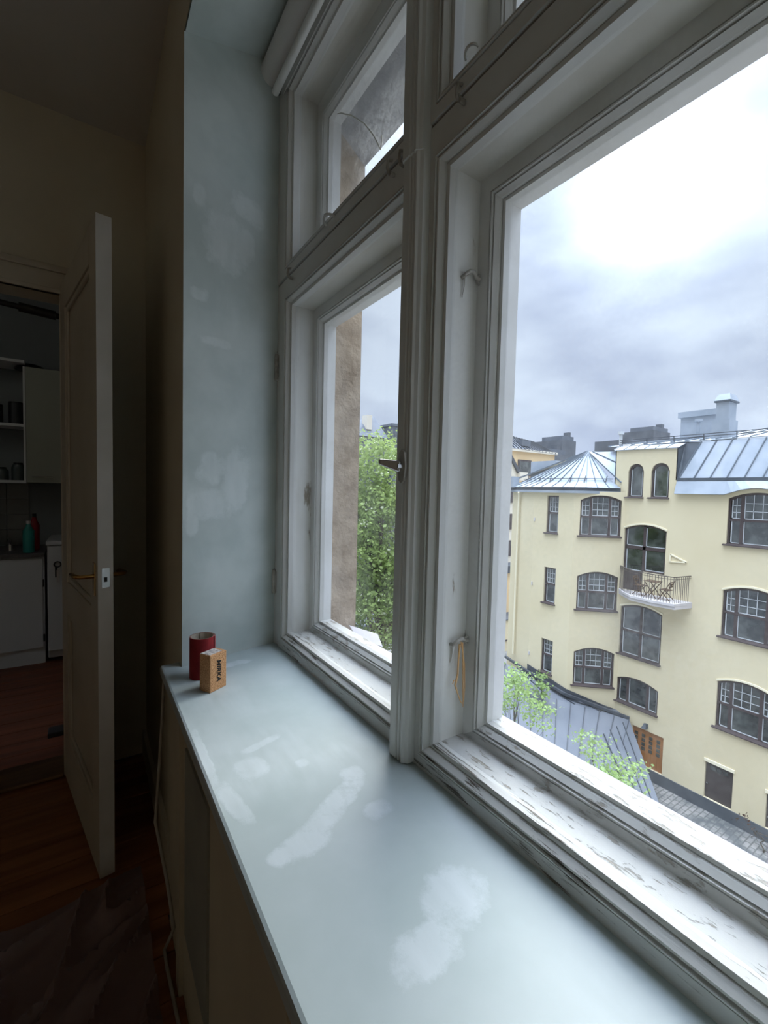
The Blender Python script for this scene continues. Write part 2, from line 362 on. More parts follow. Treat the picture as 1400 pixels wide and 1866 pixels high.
# door casing
mb = MB()
for x0, x1, z0, z1, d in ((DX0-.12, -.02, DT, DT+.12, .022), (DX0-.13, -.01, DT+.095, DT+.125, .035), (DX0-.12, -.02, DT, DT+.02, .03)): mb.box(x0, x1, YF-d, YF-.0005, z0, z1)
for x0, x1, d in ((DX1, DX1+.09, .018), (DX1+.07, DX1+.09, .024), (DX0-.1, DX0, .022)): mb.box(x0, x1, YF-d, YF-.0005, 0, DT)
struct('trim_2', mb, 'door', 'painted door casing around the kitchen doorway', bevel=.003)
# ------------------------------------------------------------------ the open door
hx, hy, ex, ey = -.108, 2.64, .024, 1.858
dd = Vector((ex-hx, ey-hy, 0)); DL = dd.length; dd.normalize(); dn = Vector((dd.y, -dd.x, 0))     # dn points to -x side (visible face)
if dn.x > 0: dn = -dn
def dp(a, t, z): v = Vector((hx, hy, 0)) + dd*a - dn*t; return (v.x, v.y, z)
Z0, Z1 = .006, CZ+.923
door = empty('door_1', (hx, hy, 0), 'off white panelled door standing open towards the niche', kind='structure')
def dbox(a0, a1, t0, t1, z0, z1): return MB().hexa([dp(a0, t0, z0), dp(a1, t0, z0), dp(a1, t1, z0), dp(a0, t1, z0)], [dp(a0, t0, z1), dp(a1, t0, z1), dp(a1, t1, z1), dp(a0, t1, z1)])
rails = [(Z0, .24), (.84, .99), (Z1-.13, Z1)]
for a0, a1 in ((0, .12), (DL-.12, DL-.002)): dbox(a0, a1, 0, .048, Z0, Z1).build('stile', 'door', door, bevel=.002)
dbox(DL-.002, DL, 0, .048, Z0, Z1).build('edge', 'dooredge', door)
for z0, z1 in rails: dbox(.12, DL-.12, 0, .048, z0, z1).build('rail', 'door', door, bevel=.002)
for z0, z1 in ((.24, .84), (.99, Z1-.13)):
    pn = dbox(.12, DL-.12, .016, .032, z0, z1).build('panel', 'door', door)
    mm = MB()
    for a0, a1, c0, c1 in ((.12, .142, z0, z1), (DL-.142, DL-.12, z0, z1), (.142, DL-.142, z0, z0+.022), (.142, DL-.142, z1-.022, z1)):
        k = dbox(a0, a1, .006, .016, c0, c1); b = len(mm.v); mm.v += k.v; mm.f += [tuple(i+b for i in q) for q in k.f]
    mm.build('panel_moulding', 'door', pn, bevel=.003)
hz = CZ-.335
dbox(DL-.0005, DL+.0015, .012, .036, hz-.035, hz+.035).build('lock_plate', 'steel', door)
dbox(DL+.001, DL+.006, .019, .028, hz-.014, hz+.002).build('latch', 'dark', door)
for sgn, t0 in ((-1, 0), (1, .048)):
    a = DL-.055
    p = dbox(a-.018, a+.018, t0-(.004 if sgn < 0 else 0), t0+(.004 if sgn > 0 else 0), hz-.07, hz+.05).build('escutcheon', 'brass', door, bevel=.001)
    pts = [dp(a, t0, hz), dp(a, t0+sgn*.045, hz), dp(a-.02, t0+sgn*.055, hz), dp(a-.06, t0+sgn*.056, hz-.003), dp(a-.115, t0+sgn*.054, hz-.008)]
    MB().tube(pts, [.008, .007, .008, .0085, .009], 10).build('door_handle', 'brass', door, smooth=True)
# ------------------------------------------------------------------ kitchen
KB, KT = 5.0, CZ+1.62
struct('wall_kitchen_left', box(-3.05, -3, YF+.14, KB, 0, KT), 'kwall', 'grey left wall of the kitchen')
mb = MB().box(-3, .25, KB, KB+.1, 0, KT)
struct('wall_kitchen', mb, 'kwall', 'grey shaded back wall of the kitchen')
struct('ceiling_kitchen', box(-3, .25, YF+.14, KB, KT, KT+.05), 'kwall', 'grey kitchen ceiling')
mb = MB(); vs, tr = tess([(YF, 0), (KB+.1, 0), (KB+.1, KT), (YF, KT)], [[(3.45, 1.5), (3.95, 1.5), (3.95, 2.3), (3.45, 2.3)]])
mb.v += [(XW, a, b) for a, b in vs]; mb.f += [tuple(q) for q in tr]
struct('wall_kitchen_right', mb, 'kwall', 'kitchen outer wall with an opening for the added window')
mb = MB()
for a in (3.45, 3.9): mb.box(.6, .65, a, a+.05, 1.5, 2.3)
for a in (1.5, 2.25): mb.box(.6, .65, 3.45, 3.95, a, a+.05)
wk = struct('window_5', mb, 'white_dim', 'white kitchen window around the corner, unseen, added for daylight')  # out of view, added to let daylight into the kitchen
MB().box(.62, .624, 3.46, 3.94, 1.51, 2.29).build('pane', 'glass', wk)
YB = 4.416; KB = 4.9855
cb = empty('base_cabinet', (-.8, YB, 0), 'white kitchen base cabinet under the grey counter', 'cabinet')
MB().box(-1.8, -.30, YB+.02, KB, .0, CZ-.59).build('body', 'cabw', cb)
for x0 in (-1.79, -1.295, -.80): MB().box(x0, x0+.488, YB, YB+.02, .13, CZ-.60).build('cabinet_door', 'cabw', cb, bevel=.003)
MB().box(-1.8, -.30, YB+.03, YB+.05, 0, .12).build('plinth', 'cabw', cb)
for z in (.62, .18): MB().box(-.312, -.302, YB-.004, YB, z, z+.06).build('hinge', 'dark', cb)
ct = tag(MB().box(-1.82, -.298, YB-.02, KB, CZ-.588, CZ-.555).build('worktop', 'counter', bevel=.004), 'dark grey kitchen worktop over the white cabinet', 'worktop')
fr = empty('refrigerator', (-.1, YB, 0), 'small white under-counter fridge behind the doorway edge', 'fridge')
MB().box(-.285, .2, YB+.045, KB, .02, CZ-.47).build('body', 'cabw', fr, bevel=.01)
MB().box(-.283, .198, YB, YB+.04, .09, CZ-.505).build('fridge_door', 'cabw', fr, bevel=.008)
MB().box(-.29, .205, YB-.012, KB, CZ-.50, CZ-.468).build('top_panel', 'cabw', fr, bevel=.006)
KB_ = KB
ky = empty('hanging_keys', (-.215, YB-.012, CZ-.66), 'dark metal keys hanging on the white fridge door', 'keys')
ring = [( -.215+.022*math.cos(a*.5236), YB-.01, CZ-.655+.022*math.sin(a*.5236)) for a in range(13)]
MB().tube(ring, .005, 6).build('ring', 'dark', ky); 
MB().box(-.232, -.216, YB-.012, YB-.004, CZ-.76, CZ-.675).build('shank', 'dark', ky); MB().box(-.222, -.204, YB-.014, YB-.008, CZ-.80, CZ-.70).build('shank', 'steel', ky)
# backsplash tiles: parts of the kitchen wall
kw = bpy.data.objects['wall_kitchen']
for i in range(6):
    for j in range(4): MB().box(-1.35+i*.152, -1.35+i*.152+.148, KB+.001, KB+.0143, CZ-.548+j*.135, CZ-.548+j*.135+.131).build('tile', 'tile', kw)
uc = empty('wall_cabinet', (-.3, 4.65, CZ), 'pale wall cabinet with a thin bar handle and open shelves beside it', 'cabinet')
YU = 4.65; s_ = YU/YB
ub, ut = CZ-.005, CZ+.93
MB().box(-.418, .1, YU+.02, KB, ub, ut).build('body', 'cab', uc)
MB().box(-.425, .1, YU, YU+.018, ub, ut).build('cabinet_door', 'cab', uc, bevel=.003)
MB().tube([(-.39, YU-.02, ub+.05), (-.25, YU-.02, ub+.05)], .004, 6).build('handle', 'steel', uc)
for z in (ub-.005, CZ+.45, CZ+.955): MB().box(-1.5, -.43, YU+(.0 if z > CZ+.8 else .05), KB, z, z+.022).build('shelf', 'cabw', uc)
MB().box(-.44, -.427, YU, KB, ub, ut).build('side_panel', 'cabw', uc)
def lathe(prof, x, y, n=16):
    mb = MB(); 
    for rr, z in prof:
        for j in range(n): a = 2*math.pi*j/n; mb.v.append((x+rr*math.cos(a), y+rr*math.sin(a), z))
    for i in range(len(prof)-1):
        for j in range(n): a = i*n+j; b = i*n+(j+1) % n; mb.f.append((a, b, b+n, a+n))
    mb.f.append(tuple(range(n-1, -1, -1))); e = (len(prof)-1)*n; mb.f.append(tuple(range(e, e+n))); return mb
tag(lathe([(.11, ut+.0005), (.11, ut+.015), (.085, ut+.04), (.04, ut+.055), (.005, ut+.06)], -.40, 4.82, 20).build('serving_bowl', 'pot', smooth=True), 'dark upturned bowl on top of the wall cabinet', 'bowl')
zc = CZ-.555
def bottle(x, y, rr, h, mat, cap, label):
    o = lathe([(rr*.9, zc), (rr, zc+.01), (rr, zc+h*.68), (rr*.5, zc+h*.82), (rr*.38, zc+h*.9)], x, y).build('bottle', mat, smooth=True); tag(o, label, 'bottle')
    lathe([(rr*.42, zc+h*.9), (rr*.42, zc+h)], x, y, 12).build('cap', cap, o)
bottle(-.40, 4.46, .037, .25, 'teal', 'cabw', 'teal bottle with white cap on the kitchen worktop')
bottle(-.375, 4.60, .036, .30, 'red', 'dark', 'dark red bottle behind the teal bottle')
fc = empty('faucet', (-.55, 4.6, zc), 'small chrome tap at the left on the worktop', 'faucet')
lathe([(.02, zc), (.016, zc+.05)], -.53, 4.62, 10).build('base', 'steel', fc)
MB().tube([(-.53, 4.62, zc+.05), (-.53, 4.60, zc+.085), (-.53, 4.56, zc+.09), (-.53, 4.52, zc+.07)], .008, 8).build('spout', 'steel', fc, smooth=True)
for (x, z, rr, h, lb) in ((-.50, CZ+.472, .05, .17, 'dark tall tin on the upper kitchen shelf, next to the cabinet'), (-.62, CZ+.472, .04, .14, 'dark tin at the left on the upper kitchen shelf')):
    o = lathe([(rr, z), (rr, z+h)], x, 4.79).build('tin', 'pot', smooth=True); tag(o, lb, 'tin'); lathe([(rr*.95, z+h), (rr*.95, z+h+.012)], x, 4.79).build('lid', 'dark', o)
for (x, rr, h, lb) in ((-.49, .045, .13, 'smoky jar on the lower kitchen shelf, next to the cabinet'), (-.60, .05, .09, 'low smoky jar at the left on the lower kitchen shelf')):
    z = ub+.017; o = lathe([(rr, z), (rr, z+h*.8), (rr*.8, z+h)], x, 4.78).build('jar', 'glassjar', smooth=True); tag(o, lb, 'jar'); lathe([(rr*.7, z+h), (rr*.7, z+h+.015)], x, 4.78).build('lid', 'dark', o)
tag(MB().box(-.205, -.125, 3.08, 3.17, .0, .028).build('floor_scale', 'dark', bevel=.004), 'small black flat box on the kitchen floor behind the door', 'box')
# pull-up bar in the doorway
pb = empty('doorway_bar', (-.4, 2.745, CZ+.827), 'black pull-up bar clamped across the top of the doorway', 'bar')
def bp(x): return (x, 2.745, CZ+.812-.068*(x+.112))
MB().tube([bp(DX0+.001), bp(-.113)], .013, 12).build('rod', 'dark', pb, smooth=True)
MB().tube([bp(-.27), bp(-.13)], .021, 12).build('grip', 'dark', pb, smooth=True); MB().tube([bp(-.95), bp(-.80)], .021, 12).build('grip', 'dark', pb, smooth=True)

# ------------------------------------------------------------------ window
def rectring(rects, back, side):
    """one mitred member (side: bottom, top, near, far) of a frame whose front steps through rects (y0,y1,z0,z1,x)"""
    R = list(rects) + [rects[-1][:4]+(back,), rects[0][:4]+(back,)]
    def ends(q):
        y0, y1, z0, z1, x = q
        return {'bottom': ((x, y0, z0), (x, y1, z0)), 'top': ((x, y0, z1), (x, y1, z1)), 'near': ((x, y0, z0), (x, y0, z1)), 'far': ((x, y1, z0), (x, y1, z1))}[side]
    A = [ends(q)[0] for q in R]; B = [ends(q)[1] for q in R]; n = len(R)
    mb = MB(); mb.v = A+B; mb.f = [tuple(range(n)), tuple(range(2*n-1, n-1, -1))] + [(i, (i+1) % n, n+(i+1) % n, n+i) for i in range(n)]
    return mb
PI_ = [(0, .590), (.0008, .5975), (.0026, .5975), (.0032, .5880), (.0062, .5872), (.0085, .5990), (.0102, .5990), (.0112, .5900), (.0145, .5905), (.0205, .6005), (.0225, .6070), (.0235, .6040), (.031, .6055), (.031, .624)]
PO_ = [(0, .690), (.0008, .6970), (.0024, .6970), (.0034, .6885), (.0066, .6885), (.0080, .6990), (.0098, .6990), (.0110, .6920), (.0180, .7010), (.0200, .7080), (.0212, .7050), (.027, .7060), (.028, .720)]
def ins(rc, d): y0, y1, z0, z1 = rc; return (y0+d, y1-d, z0+d, z1-d)
def sash(parent, pre, outer, ridge, prof, back, mats):
    rects = [outer+(prof[0][1],)] + [ins(ridge, d)+(x,) for d, x in prof]
    for side, nm in (('bottom', 'rail'), ('top', 'rail'), ('near', 'stile'), ('far', 'stile')):
        rectring(rects, back, side).build(pre+'_'+nm, mats.get(side, mats['']), parent)
    return ins(ridge, prof[-1][0])
lights = [
    ('window_1', (.770, 1.650, -.602, .742), (.800, 1.567, -.562, .681), 0, 'lower left light of the white double window, tree behind it'),
    ('window_2', (-.13, .763, -.602, .742), (-.035, .735, -.566, .682), 1, 'lower right light of the white double window, yellow house behind it'),
    ('window_3', (.770, 1.650, .749, 1.47), (.800, 1.560, .775, 1.396), 2, 'upper left light of the white double window'),
    ('window_4', (-.13, .763, .749, 1.47), (-.035, .730, .775, 1.396), 3, 'upper right light of the white double window')]
def zc4(q): return (q[0], q[1], q[2]+CZ, q[3]+CZ)
for nm, out_, ridge, idx, lb in lights:
    W = empty(nm, (.62, (out_[0]+out_[1])/2, CZ+out_[2]), lb, kind='structure')
    out_, ridge = zc4(out_), zc4(ridge); low = idx < 2
    if not low: PIx = [(d, x-.004) for d, x in PI_]
    else: PIx = PI_
    g = sash(W, 'inner', out_, ridge, PIx, .628, {'': 'white', 'bottom': 'worn_inner' if low else 'white'})
    gl = MB().box(.6195, .6225, g[0]-.004, g[1]+.004, g[2]-.004, g[3]+.004).build('inner_pane', 'glass', W)
    # lining boards between the sashes
    y0, y1, z0, z1 = g; t_ = .012
    y0 -= .0; e = .004
    MB().box(.628, .7, y0-t_, y0, z0-t_, z1+t_).build('lining_board', 'white_dim', W)
    MB().box(.628, .7, y1, y1+t_, z0-t_, z1+t_).build('lining_board', 'worn_jamb' if low else 'white_dim', W)
    MB().box(.628, .7, y0, y1, z1, z1+t_).build('lining_board', 'white_dim', W)
    MB().box(.628, .7, y0, y1, z0-t_, z0).build('lining_board', 'worn_sill', W)
    if low:
        zz0, zz1 = z0, z1
        ro = (y0+.024, y1-.030, z0+.018, z1-.034)
    else: ro = (y0+.024, y1-.034, z0+.018, z1-.050)
    g2 = sash(W, 'outer', (y0-.01, y1+.01, z0-.01, z1+.01), ro, [(d, x) for d, x in PO_], .752, {'': 'outer', 'bottom': 'worn_sill' if low else 'outer'})
    MB().box(.7205, .7235, g2[0]-.004, g2[1]+.004, g2[2]-.004, g2[3]+.004).build('outer_pane', 'frost' if idx == 2 else 'glass', W)
# fixed frame: jambs, post and transom behind the sashes
mb = MB()
mb.box(.630, .752, .7135, .8165, CZ-.60, CZ+1.47)                      # post
mb.box(.630, .752, 1.5485, 1.70, CZ-.60, CZ+1.56)                     # far jamb
mb.box(.630, .752, -.20, -.016, CZ-.60, CZ+1.56)
for a, b in ((-.016, .7135), (.8165, 1.5485)):
    mb.box(.630, .752, a, b, CZ+.6655, CZ+.793); mb.box(.630, .752, a, b, CZ+1.38, CZ+1.56); mb.box(.630, .752, a, b, CZ-.60, CZ-.552)
mb.box(.60, .629, -.2, 1.66, CZ+1.472, CZ+1.57); mb.box(.60, .629, 1.652, 1.70, CZ-.60, CZ+1.472); mb.box(.60, .629, -.2, -.132, CZ-.60, CZ+1.472)
struct('trim_3', mb, 'white_dim', 'white fixed window frame, jambs, post and transom')
sec = lambda o: [(.5895, .806), (.566+o, .806), (.561+o, .801), (.561+o, .779), (.565+o, .7765), (.562+o, .773), (.562+o, .768), (.566+o, .7655), (.562+o, .762), (.562+o, .757), (.567+o, .7535), (.572+o, .747), (.5895, .747)]
struct('trim_4', MB().prism([(x, y, CZ-.590) for x, y in sec(0)], (0, 0, 1.285)), 'white', 'moulded white cover strip on the lower window post')
struct('trim_5', MB().prism([(x, y, CZ+.6945) for x, y in sec(-.004)], (0, 0, .78)), 'white', 'moulded white cover strip on the upper window post')
w6 = empty('window_6', (.62, -2, CZ-.6), 'unseen white window behind the camera, added to brighten the room', kind='structure')  # unseen second window, put in so daylight reaches the dark room
for a, b, c_, d_ in ((-2.7, -2.62, -.6, 1.175), (-1.38, -1.3, -.6, 1.175), (-2.03, -1.97, -.6, 1.175), (-2.62, -1.38, -.6, -.52), (-2.62, -1.38, 1.1, 1.175), (-2.62, -1.38, .66, .75)): MB().box(.60, .66, a, b, CZ+c_, CZ+d_).build('frame_member', 'white', w6)
MB().box(.628, .631, -2.62, -1.38, CZ-.52, CZ+1.1).build('pane', 'glass', w6)
for a, b, c_, d_ in ((-2.8, -2.701, -.7, 1.3), (-1.299, -1.2, -.7, 1.3), (-2.7, -1.3, 1.176, 1.3), (-2.7, -1.3, -.7, -.601)): MB().box(.253, .870, a, b, CZ+c_, CZ+d_).build('lining_board', 'white', w6)
# hardware
h = empty('espagnolette', (.558, .782, CZ+.052), 'chrome lever handle on the dark face of the post', 'handle')
MB().prism([(.5605, .775, CZ+.016), (.5605, .785, CZ+.022), (.5605, .790, CZ+.052), (.5605, .785, CZ+.082), (.5605, .775, CZ+.090), (.5605, .765, CZ+.082), (.5605, .761, CZ+.052), (.5605, .765, CZ+.022)], (-.006, 0, 0)).build('back_plate', 'hinge', h, bevel=.0015)
MB().tube([(.558, .776, CZ+.052), (.543, .777, CZ+.052)], .008, 12).build('neck', 'steel', h, smooth=True)
MB().hexa([(.549, .769, CZ+.040), (.549, .784, CZ+.040), (.549, .784, CZ+.064), (.549, .769, CZ+.064)], [(.512, .796, CZ+.056), (.516, .806, CZ+.056), (.516, .806, CZ+.067), (.512, .796, CZ+.067)]).build('lever', 'steel', h, bevel=.003)
W1 = bpy.data.objects['window_1']
for y, z0, z1 in ((1.628, CZ+.40, CZ+.495), (1.628, CZ-.40, CZ-.31)):
    o = MB().box(.586, .5895, y-.012, y+.012, z0+.005, z1-.005).build('hinge', 'hinge', W1)
    for a, b in ((z0, (z0+z1)/2-.001), ((z0+z1)/2+.001, z1)): MB().tube([(.584, y, a), (.584, y, b)], .0065, 10).build('knuckle', 'hinge', o, smooth=True)
def hook(path, lb, y, mat='hinge', rr=.0035):
    o = tag(MB().tube(path, rr, 8).build('window_hook', mat, smooth=True), lb, 'hook'); a = path[0]
    MB().box(a[0]-.008, a[0]+.008, y-.0035, y, a[2]-.009, a[2]+.009).build('plate', mat, o); return o
yR = .704
def yhook(zb, lb):
    yl = .704
    o = empty('window_hook', (.67, yl, zb), lb, 'hook')
    MB().tube([(.646, yl, zb-.004), (.646, yl-.010, zb-.002), (.655, yl-.014, zb+.006), (.668, yl-.013, zb+.008), (.678, yl-.008, zb+.002), (.688, yl-.010, zb)], .0042, 8).build('rod', 'hinge', o, smooth=True)
    ri = [(.692+.009*math.cos(a*.6283), yl-.006, zb+.009*math.sin(a*.6283)) for a in range(11)]
    MB().tube(ri, .003, 6).build('eye', 'hinge', o, smooth=True)
    MB().tube([(.650, yl-.006, zb), (.650, yl-.005, zb-.02), (.646, yl-.003, zb-.045)], [.003, .002, .001], 6).build('drip', 'white', o, smooth=True)
yhook(CZ+.448, 'painted hook between the sashes, upper one in the right light')
yhook(CZ-.322, 'painted hook between the sashes, lower one carrying twine')
tw = empty('twine', (.664, .69, CZ-.34), 'orange brown twine hanging from the lower window hook', 'twine')
zt = CZ
MB().tube([(.660, .690, zt-.325), (.659, .691, zt-.36), (.657, .69, zt-.39), (.651, .69, zt-.412), (.658, .69, zt-.43), (.668, .69, zt-.452), (.674, .69, zt-.458)], [.003, .0022, .0026, .0026, .0016, .0014, .001], 6).build('strand', 'twine', tw)
MB().tube([(.667, .689, zt-.322), (.671, .689, zt-.37), (.673, .689, zt-.42), (.676, .69, zt-.466)], [.002, .0018, .0016, .001], 6).build('strand', 'twine', tw)
MB().tube([(.663, .689, zt-.320), (.674, .688, zt-.37), (.678, .689, zt-.42), (.677, .69, zt-.455)], .0014, 6).build('strand', 'twine', tw)
MB().tube([(.652, .690, zt-.405), (.646, .690, zt-.40), (.643, .69, zt-.408)], .0012, 5).build('strand', 'twine', tw)
def latch(y, z, lb):
    o = empty('transom_latch', (.58, y, z), lb, 'latch')
    MB().tube([(.587, y, z+.016), (.575, y, z+.012), (.573, y, z-.006), (.578, y, z-.018)], .0035, 8).build('tongue', 'hinge', o, smooth=True)
    MB().tube([(.588, y-.006, z-.020), (.576, y-.006, z-.020)], .005, 8).build('pin', 'hinge', o, smooth=True)
latch(.655, CZ+.745, 'dark painted latch on the transom of the right light'); latch(.885, CZ+.742, 'dark painted latch on the left transom, beside the post, left of two')
latch(.838, CZ+.735, 'dark painted latch on the left transom, nearest the post'); latch(1.50, CZ+.742, 'dark painted latch at the far left end of the transom')
def pull(y, z, lb, k=1):
    pts = [(.586-.018*k*math.sin(a*math.pi/8), y+.026*k*math.cos(a*math.pi/8), z+.010*k*math.sin(a*math.pi/8)) for a in range(9)]
    tag(MB().tube(pts, .004*k, 8).build('ring_pull', 'white', smooth=True), lb, 'pull')
pull(1.20, CZ+.772, 'small white loop pull on the upper left sash'); pull(.63, CZ+.797, 'small white loop pull on the upper right sash', .6)
tag(MB().tube([(.718, 1.428, CZ+1.283), (.716, 1.395, CZ+1.262), (.716, 1.364, CZ+1.237), (.716, 1.33, CZ+1.212), (.716, 1.296, CZ+1.181), (.716, 1.243, CZ+1.13), (.716, 1.21, CZ+1.09), (.716, 1.183, CZ+1.055), (.716, 1.16, CZ+1.02), (.716, 1.145, CZ+.995), (.716, 1.138, CZ+1.01), (.716, 1.14, CZ+1.03)], .0022, 8).build('cord', 'cord', smooth=True), 'thin white cord curving down across the upper left pane', 'cord')
# roller blind
bl = empty('roller_blind', (.55, .8, CZ+1.47), 'white rolled-up roller blind with bottom bar at the niche top', 'blind')
MB().tube([(.545, -.10, CZ+1.462), (.545, 1.625, CZ+1.462)], .036, 20).build('roll', 'blind', bl, smooth=True)
MB().tube([(.548, -.09, CZ+1.372), (.548, 1.575, CZ+1.372)], .0125, 12).build('bottom_bar', 'white', bl, smooth=True)
MB().box(.575, .5765, -.09, 1.575, CZ+1.375, CZ+1.46).build('fabric', 'blind', bl)
MB().box(.50, .595, 1.626, 1.634, CZ+1.42, CZ+1.50).build('bracket', 'dark', bl)
# exterior ledge, reveal and soffit of our own facade
lg = struct('trim_6', MB().prism([(.753, -.10, CZ-.512), (.862, -.10, CZ-.556), (.872, -.10, CZ-.562), (.872, -.10, CZ-.585), (.868, -.10, CZ-.585), (.753, -.10, CZ-.53)], (0, 1.598, 0)), 'ledge', 'white sheet metal ledge outside the window')
MB().hexa([(.80, 1.36, CZ-.531), (.87, 1.30, CZ-.558), (.90, 1.38, CZ-.54), (.82, 1.46, CZ-.515)], [(.80, 1.36, CZ-.529), (.87, 1.30, CZ-.556), (.90, 1.38, CZ-.538), (.82, 1.46, CZ-.513)]).build('bent_corner', 'ledge', lg)
mb = MB()
ow = [(-3, -CZ-2.0), (5.1, -CZ-2.0), (5.1, 4), (-3, 4)]
SOF = 1.212; hw = [(-.10, -.60), (1.50, -.60), (1.50, SOF), (-.10, SOF)]; hk = [(3.45, 1.5-CZ), (3.95, 1.5-CZ), (3.95, 2.3-CZ), (3.45, 2.3-CZ)]; h6 = [(-2.7, -.6), (-1.3, -.6), (-1.3, 1.175), (-2.7, 1.175)]
vs, tr = tess(ow, [hw, hk, h6]); mb.v += [(.872, a, b+CZ) for a, b in vs]; mb.f += [tuple(q) for q in tr]
wo = struct('wall_outside', mb, 'ownwall', 'rough beige outer face of our own facade', fix=False)
MB().box(.7525, .8715, 1.50, 1.72, CZ-.60, CZ+1.3).build('reveal', 'stone', wo)
MB().box(.7525, .8715, -.3, -.10, CZ-.60, CZ+1.3).build('reveal', 'stone', wo)
MB().prism([(.7525, -.10, CZ+1.30), (.8715, -.10, CZ+SOF), (.8715, -.10, CZ+1.5), (.7525, -.10, CZ+1.5)], (0, 1.60, 0)).build('soffit', 'soffit', wo)
for y0, y1 in ((3.35, 3.449), (3.951, 4.05)): MB().box(.2515, .8715, y0, y1, 1.4, 2.4).build('reveal', 'stone', wo)
for z0, z1 in ((1.4, 1.499), (2.301, 2.4)): MB().box(.2515, .8715, 3.45, 3.95, z0, z1).build('reveal', 'stone', wo)

# ------------------------------------------------------------------ things on the sill
zs = CZ-.5938
A = Vector((.286, 1.312, zs)); tt = Vector((.053, .031, 0)).normalized(); nn = Vector((tt.y, -tt.x, 0))  # nn faces the camera
wv = Vector((-tt.y, tt.x, 0)); BH = .1085; BW = .0615; BD = .043
c = [A, A+tt*BW, A+tt*BW+wv*BD, A+wv*BD]
bk = empty('sanding_block', (.30, 1.34, zs), 'cork sanding block with black lettering standing on the sill', 'sanding block')
MB().hexa(c, [p+Vector((0, 0, BH)) for p in c]).build('cork_body', 'cork', bk, bevel=.0022)
i_ = .006
c2 = [A+tt*i_*.7+wv*i_, A+tt*(BW-.012)+wv*i_, A+tt*(BW-.012)+wv*(BD-.002), A+tt*.002+wv*(BD-.002)]
MB().hexa([p+Vector((0, 0, BH-.0005)) for p in c2], [p+Vector((0, 0, BH+.0012)) for p in c2]).build('abrasive_sheet', 'whitepaper', bk)
fd = bpy.data.curves.new('lettering', 'FONT'); fd.body = 'MIRKA'; fd.size = .0212; fd.extrude = .0003; fd.offset = .0007; fd.shear = .22; fd.align_x = 'CENTER'; fd.align_y = 'CENTER'; fd.space_character = 1.02
fo = bpy.data.objects.new('lettering', fd); C.objects.link(fo); fd.materials.append(M['ink'])
ctr = A + tt*BW*.51 + nn*.0003 + Vector((0, 0, BH*.53))
R3 = Matrix((Vector((0, 0, -1)), tt, nn)).transposed().to_4x4(); R3.translation = ctr
bpy.context.view_layer.update(); dg = bpy.context.evaluated_depsgraph_get()
me = bpy.data.meshes.new_from_object(fo.evaluated_get(dg)); bpy.data.objects.remove(fo)
me.transform(R3); lo = bpy.data.objects.new('lettering', me); C.objects.link(lo); par(lo, bk); lo['label'] = 'black brand lettering reading MIRKA down the block'.replace('brand ', '')
# sandpaper roll: spiral sheet, red outside, paper inside
cx, cy = .2925, 1.452
def spiral(off):
    pts = []
    for i in range(0, 91):
        a = i/90*2.35*2*math.pi; rr = .0385 - .0024*(a/(2*math.pi)) - off; pts.append((cx+rr*math.cos(a-.6), cy+rr*math.sin(a-.6)))
    return pts
rl = empty('sandpaper_roll', (cx, cy, zs), 'dark red roll of sandpaper standing behind the cork block', 'sandpaper roll')
for nm, o0, o1, mt in (('abrasive_face', 0, .0007, 'sandred'), ('paper_back', .0008, .0014, 'paper')):
    a, b = spiral(o0), spiral(o1); mb = MB(); H = .127; n = len(a)
    mb.v = [(x, y, zs) for x, y in a]+[(x, y, zs+H) for x, y in a]+[(x, y, zs) for x, y in b]+[(x, y, zs+H) for x, y in b]
    for i in range(n-1): mb.f += [(i, i+1, n+i+1, n+i), (2*n+i, 3*n+i, 3*n+i+1, 2*n+i+1), (n+i, n+i+1, 3*n+i+1, 3*n+i), (i, 2*n+i, 2*n+i+1, i+1)]
    mb.build(nm, mt, rl, smooth=True)

# cable and dust sheet on the floor
tag(MB().tube([(.203, 1.600, CZ-.632), (.196, 1.600, CZ-.80), (.186, 1.600, CZ-.98), (.177, 1.60, CZ-1.12), (.184, 1.545, CZ-1.16), (.196, 1.46, CZ-1.24), (.205, 1.40, CZ-1.33), (.197, 1.44, CZ-1.40), (.187, 1.46, CZ-1.445), (.186, 1.40, CZ-1.445), (.192, 1.22, CZ-1.445), (.198, 1.0, CZ-1.445)], .005, 8).build('cable', 'cable', smooth=True), 'loose white cable hanging by the apron wall to the floor', 'cable')
mb = MB(); random.seed(2); nx, ny = 150, 150
from mathutils import noise as mn
for j in range(ny+1):
    for i in range(nx+1):
        x = -1.6+1.755*i/nx; yy = -.4+2.22*j/ny + .03*math.sin(x*9)*(j/ny)
        k = mn.noise(Vector((x*7-yy*3, yy*2.2+x*1.5, 0))); k2 = mn.noise(Vector((x*3+4, yy*9-x*6, 2)))
        mb.v.append((x, yy, .004+.045*(max(0, 1-5*abs(k))**1.3+.6*max(0, 1-6*abs(k2)))*min(1, (ny-j)/4+.1)))
for j in range(ny):
    for i in range(nx): a = j*(nx+1)+i; mb.f.append((a, a+1, a+nx+2, a+nx+1))
tag(mb.build('dust_sheet', 'plastic', smooth=True), 'wrinkled translucent dust sheet on the dark floor', 'dust sheet')

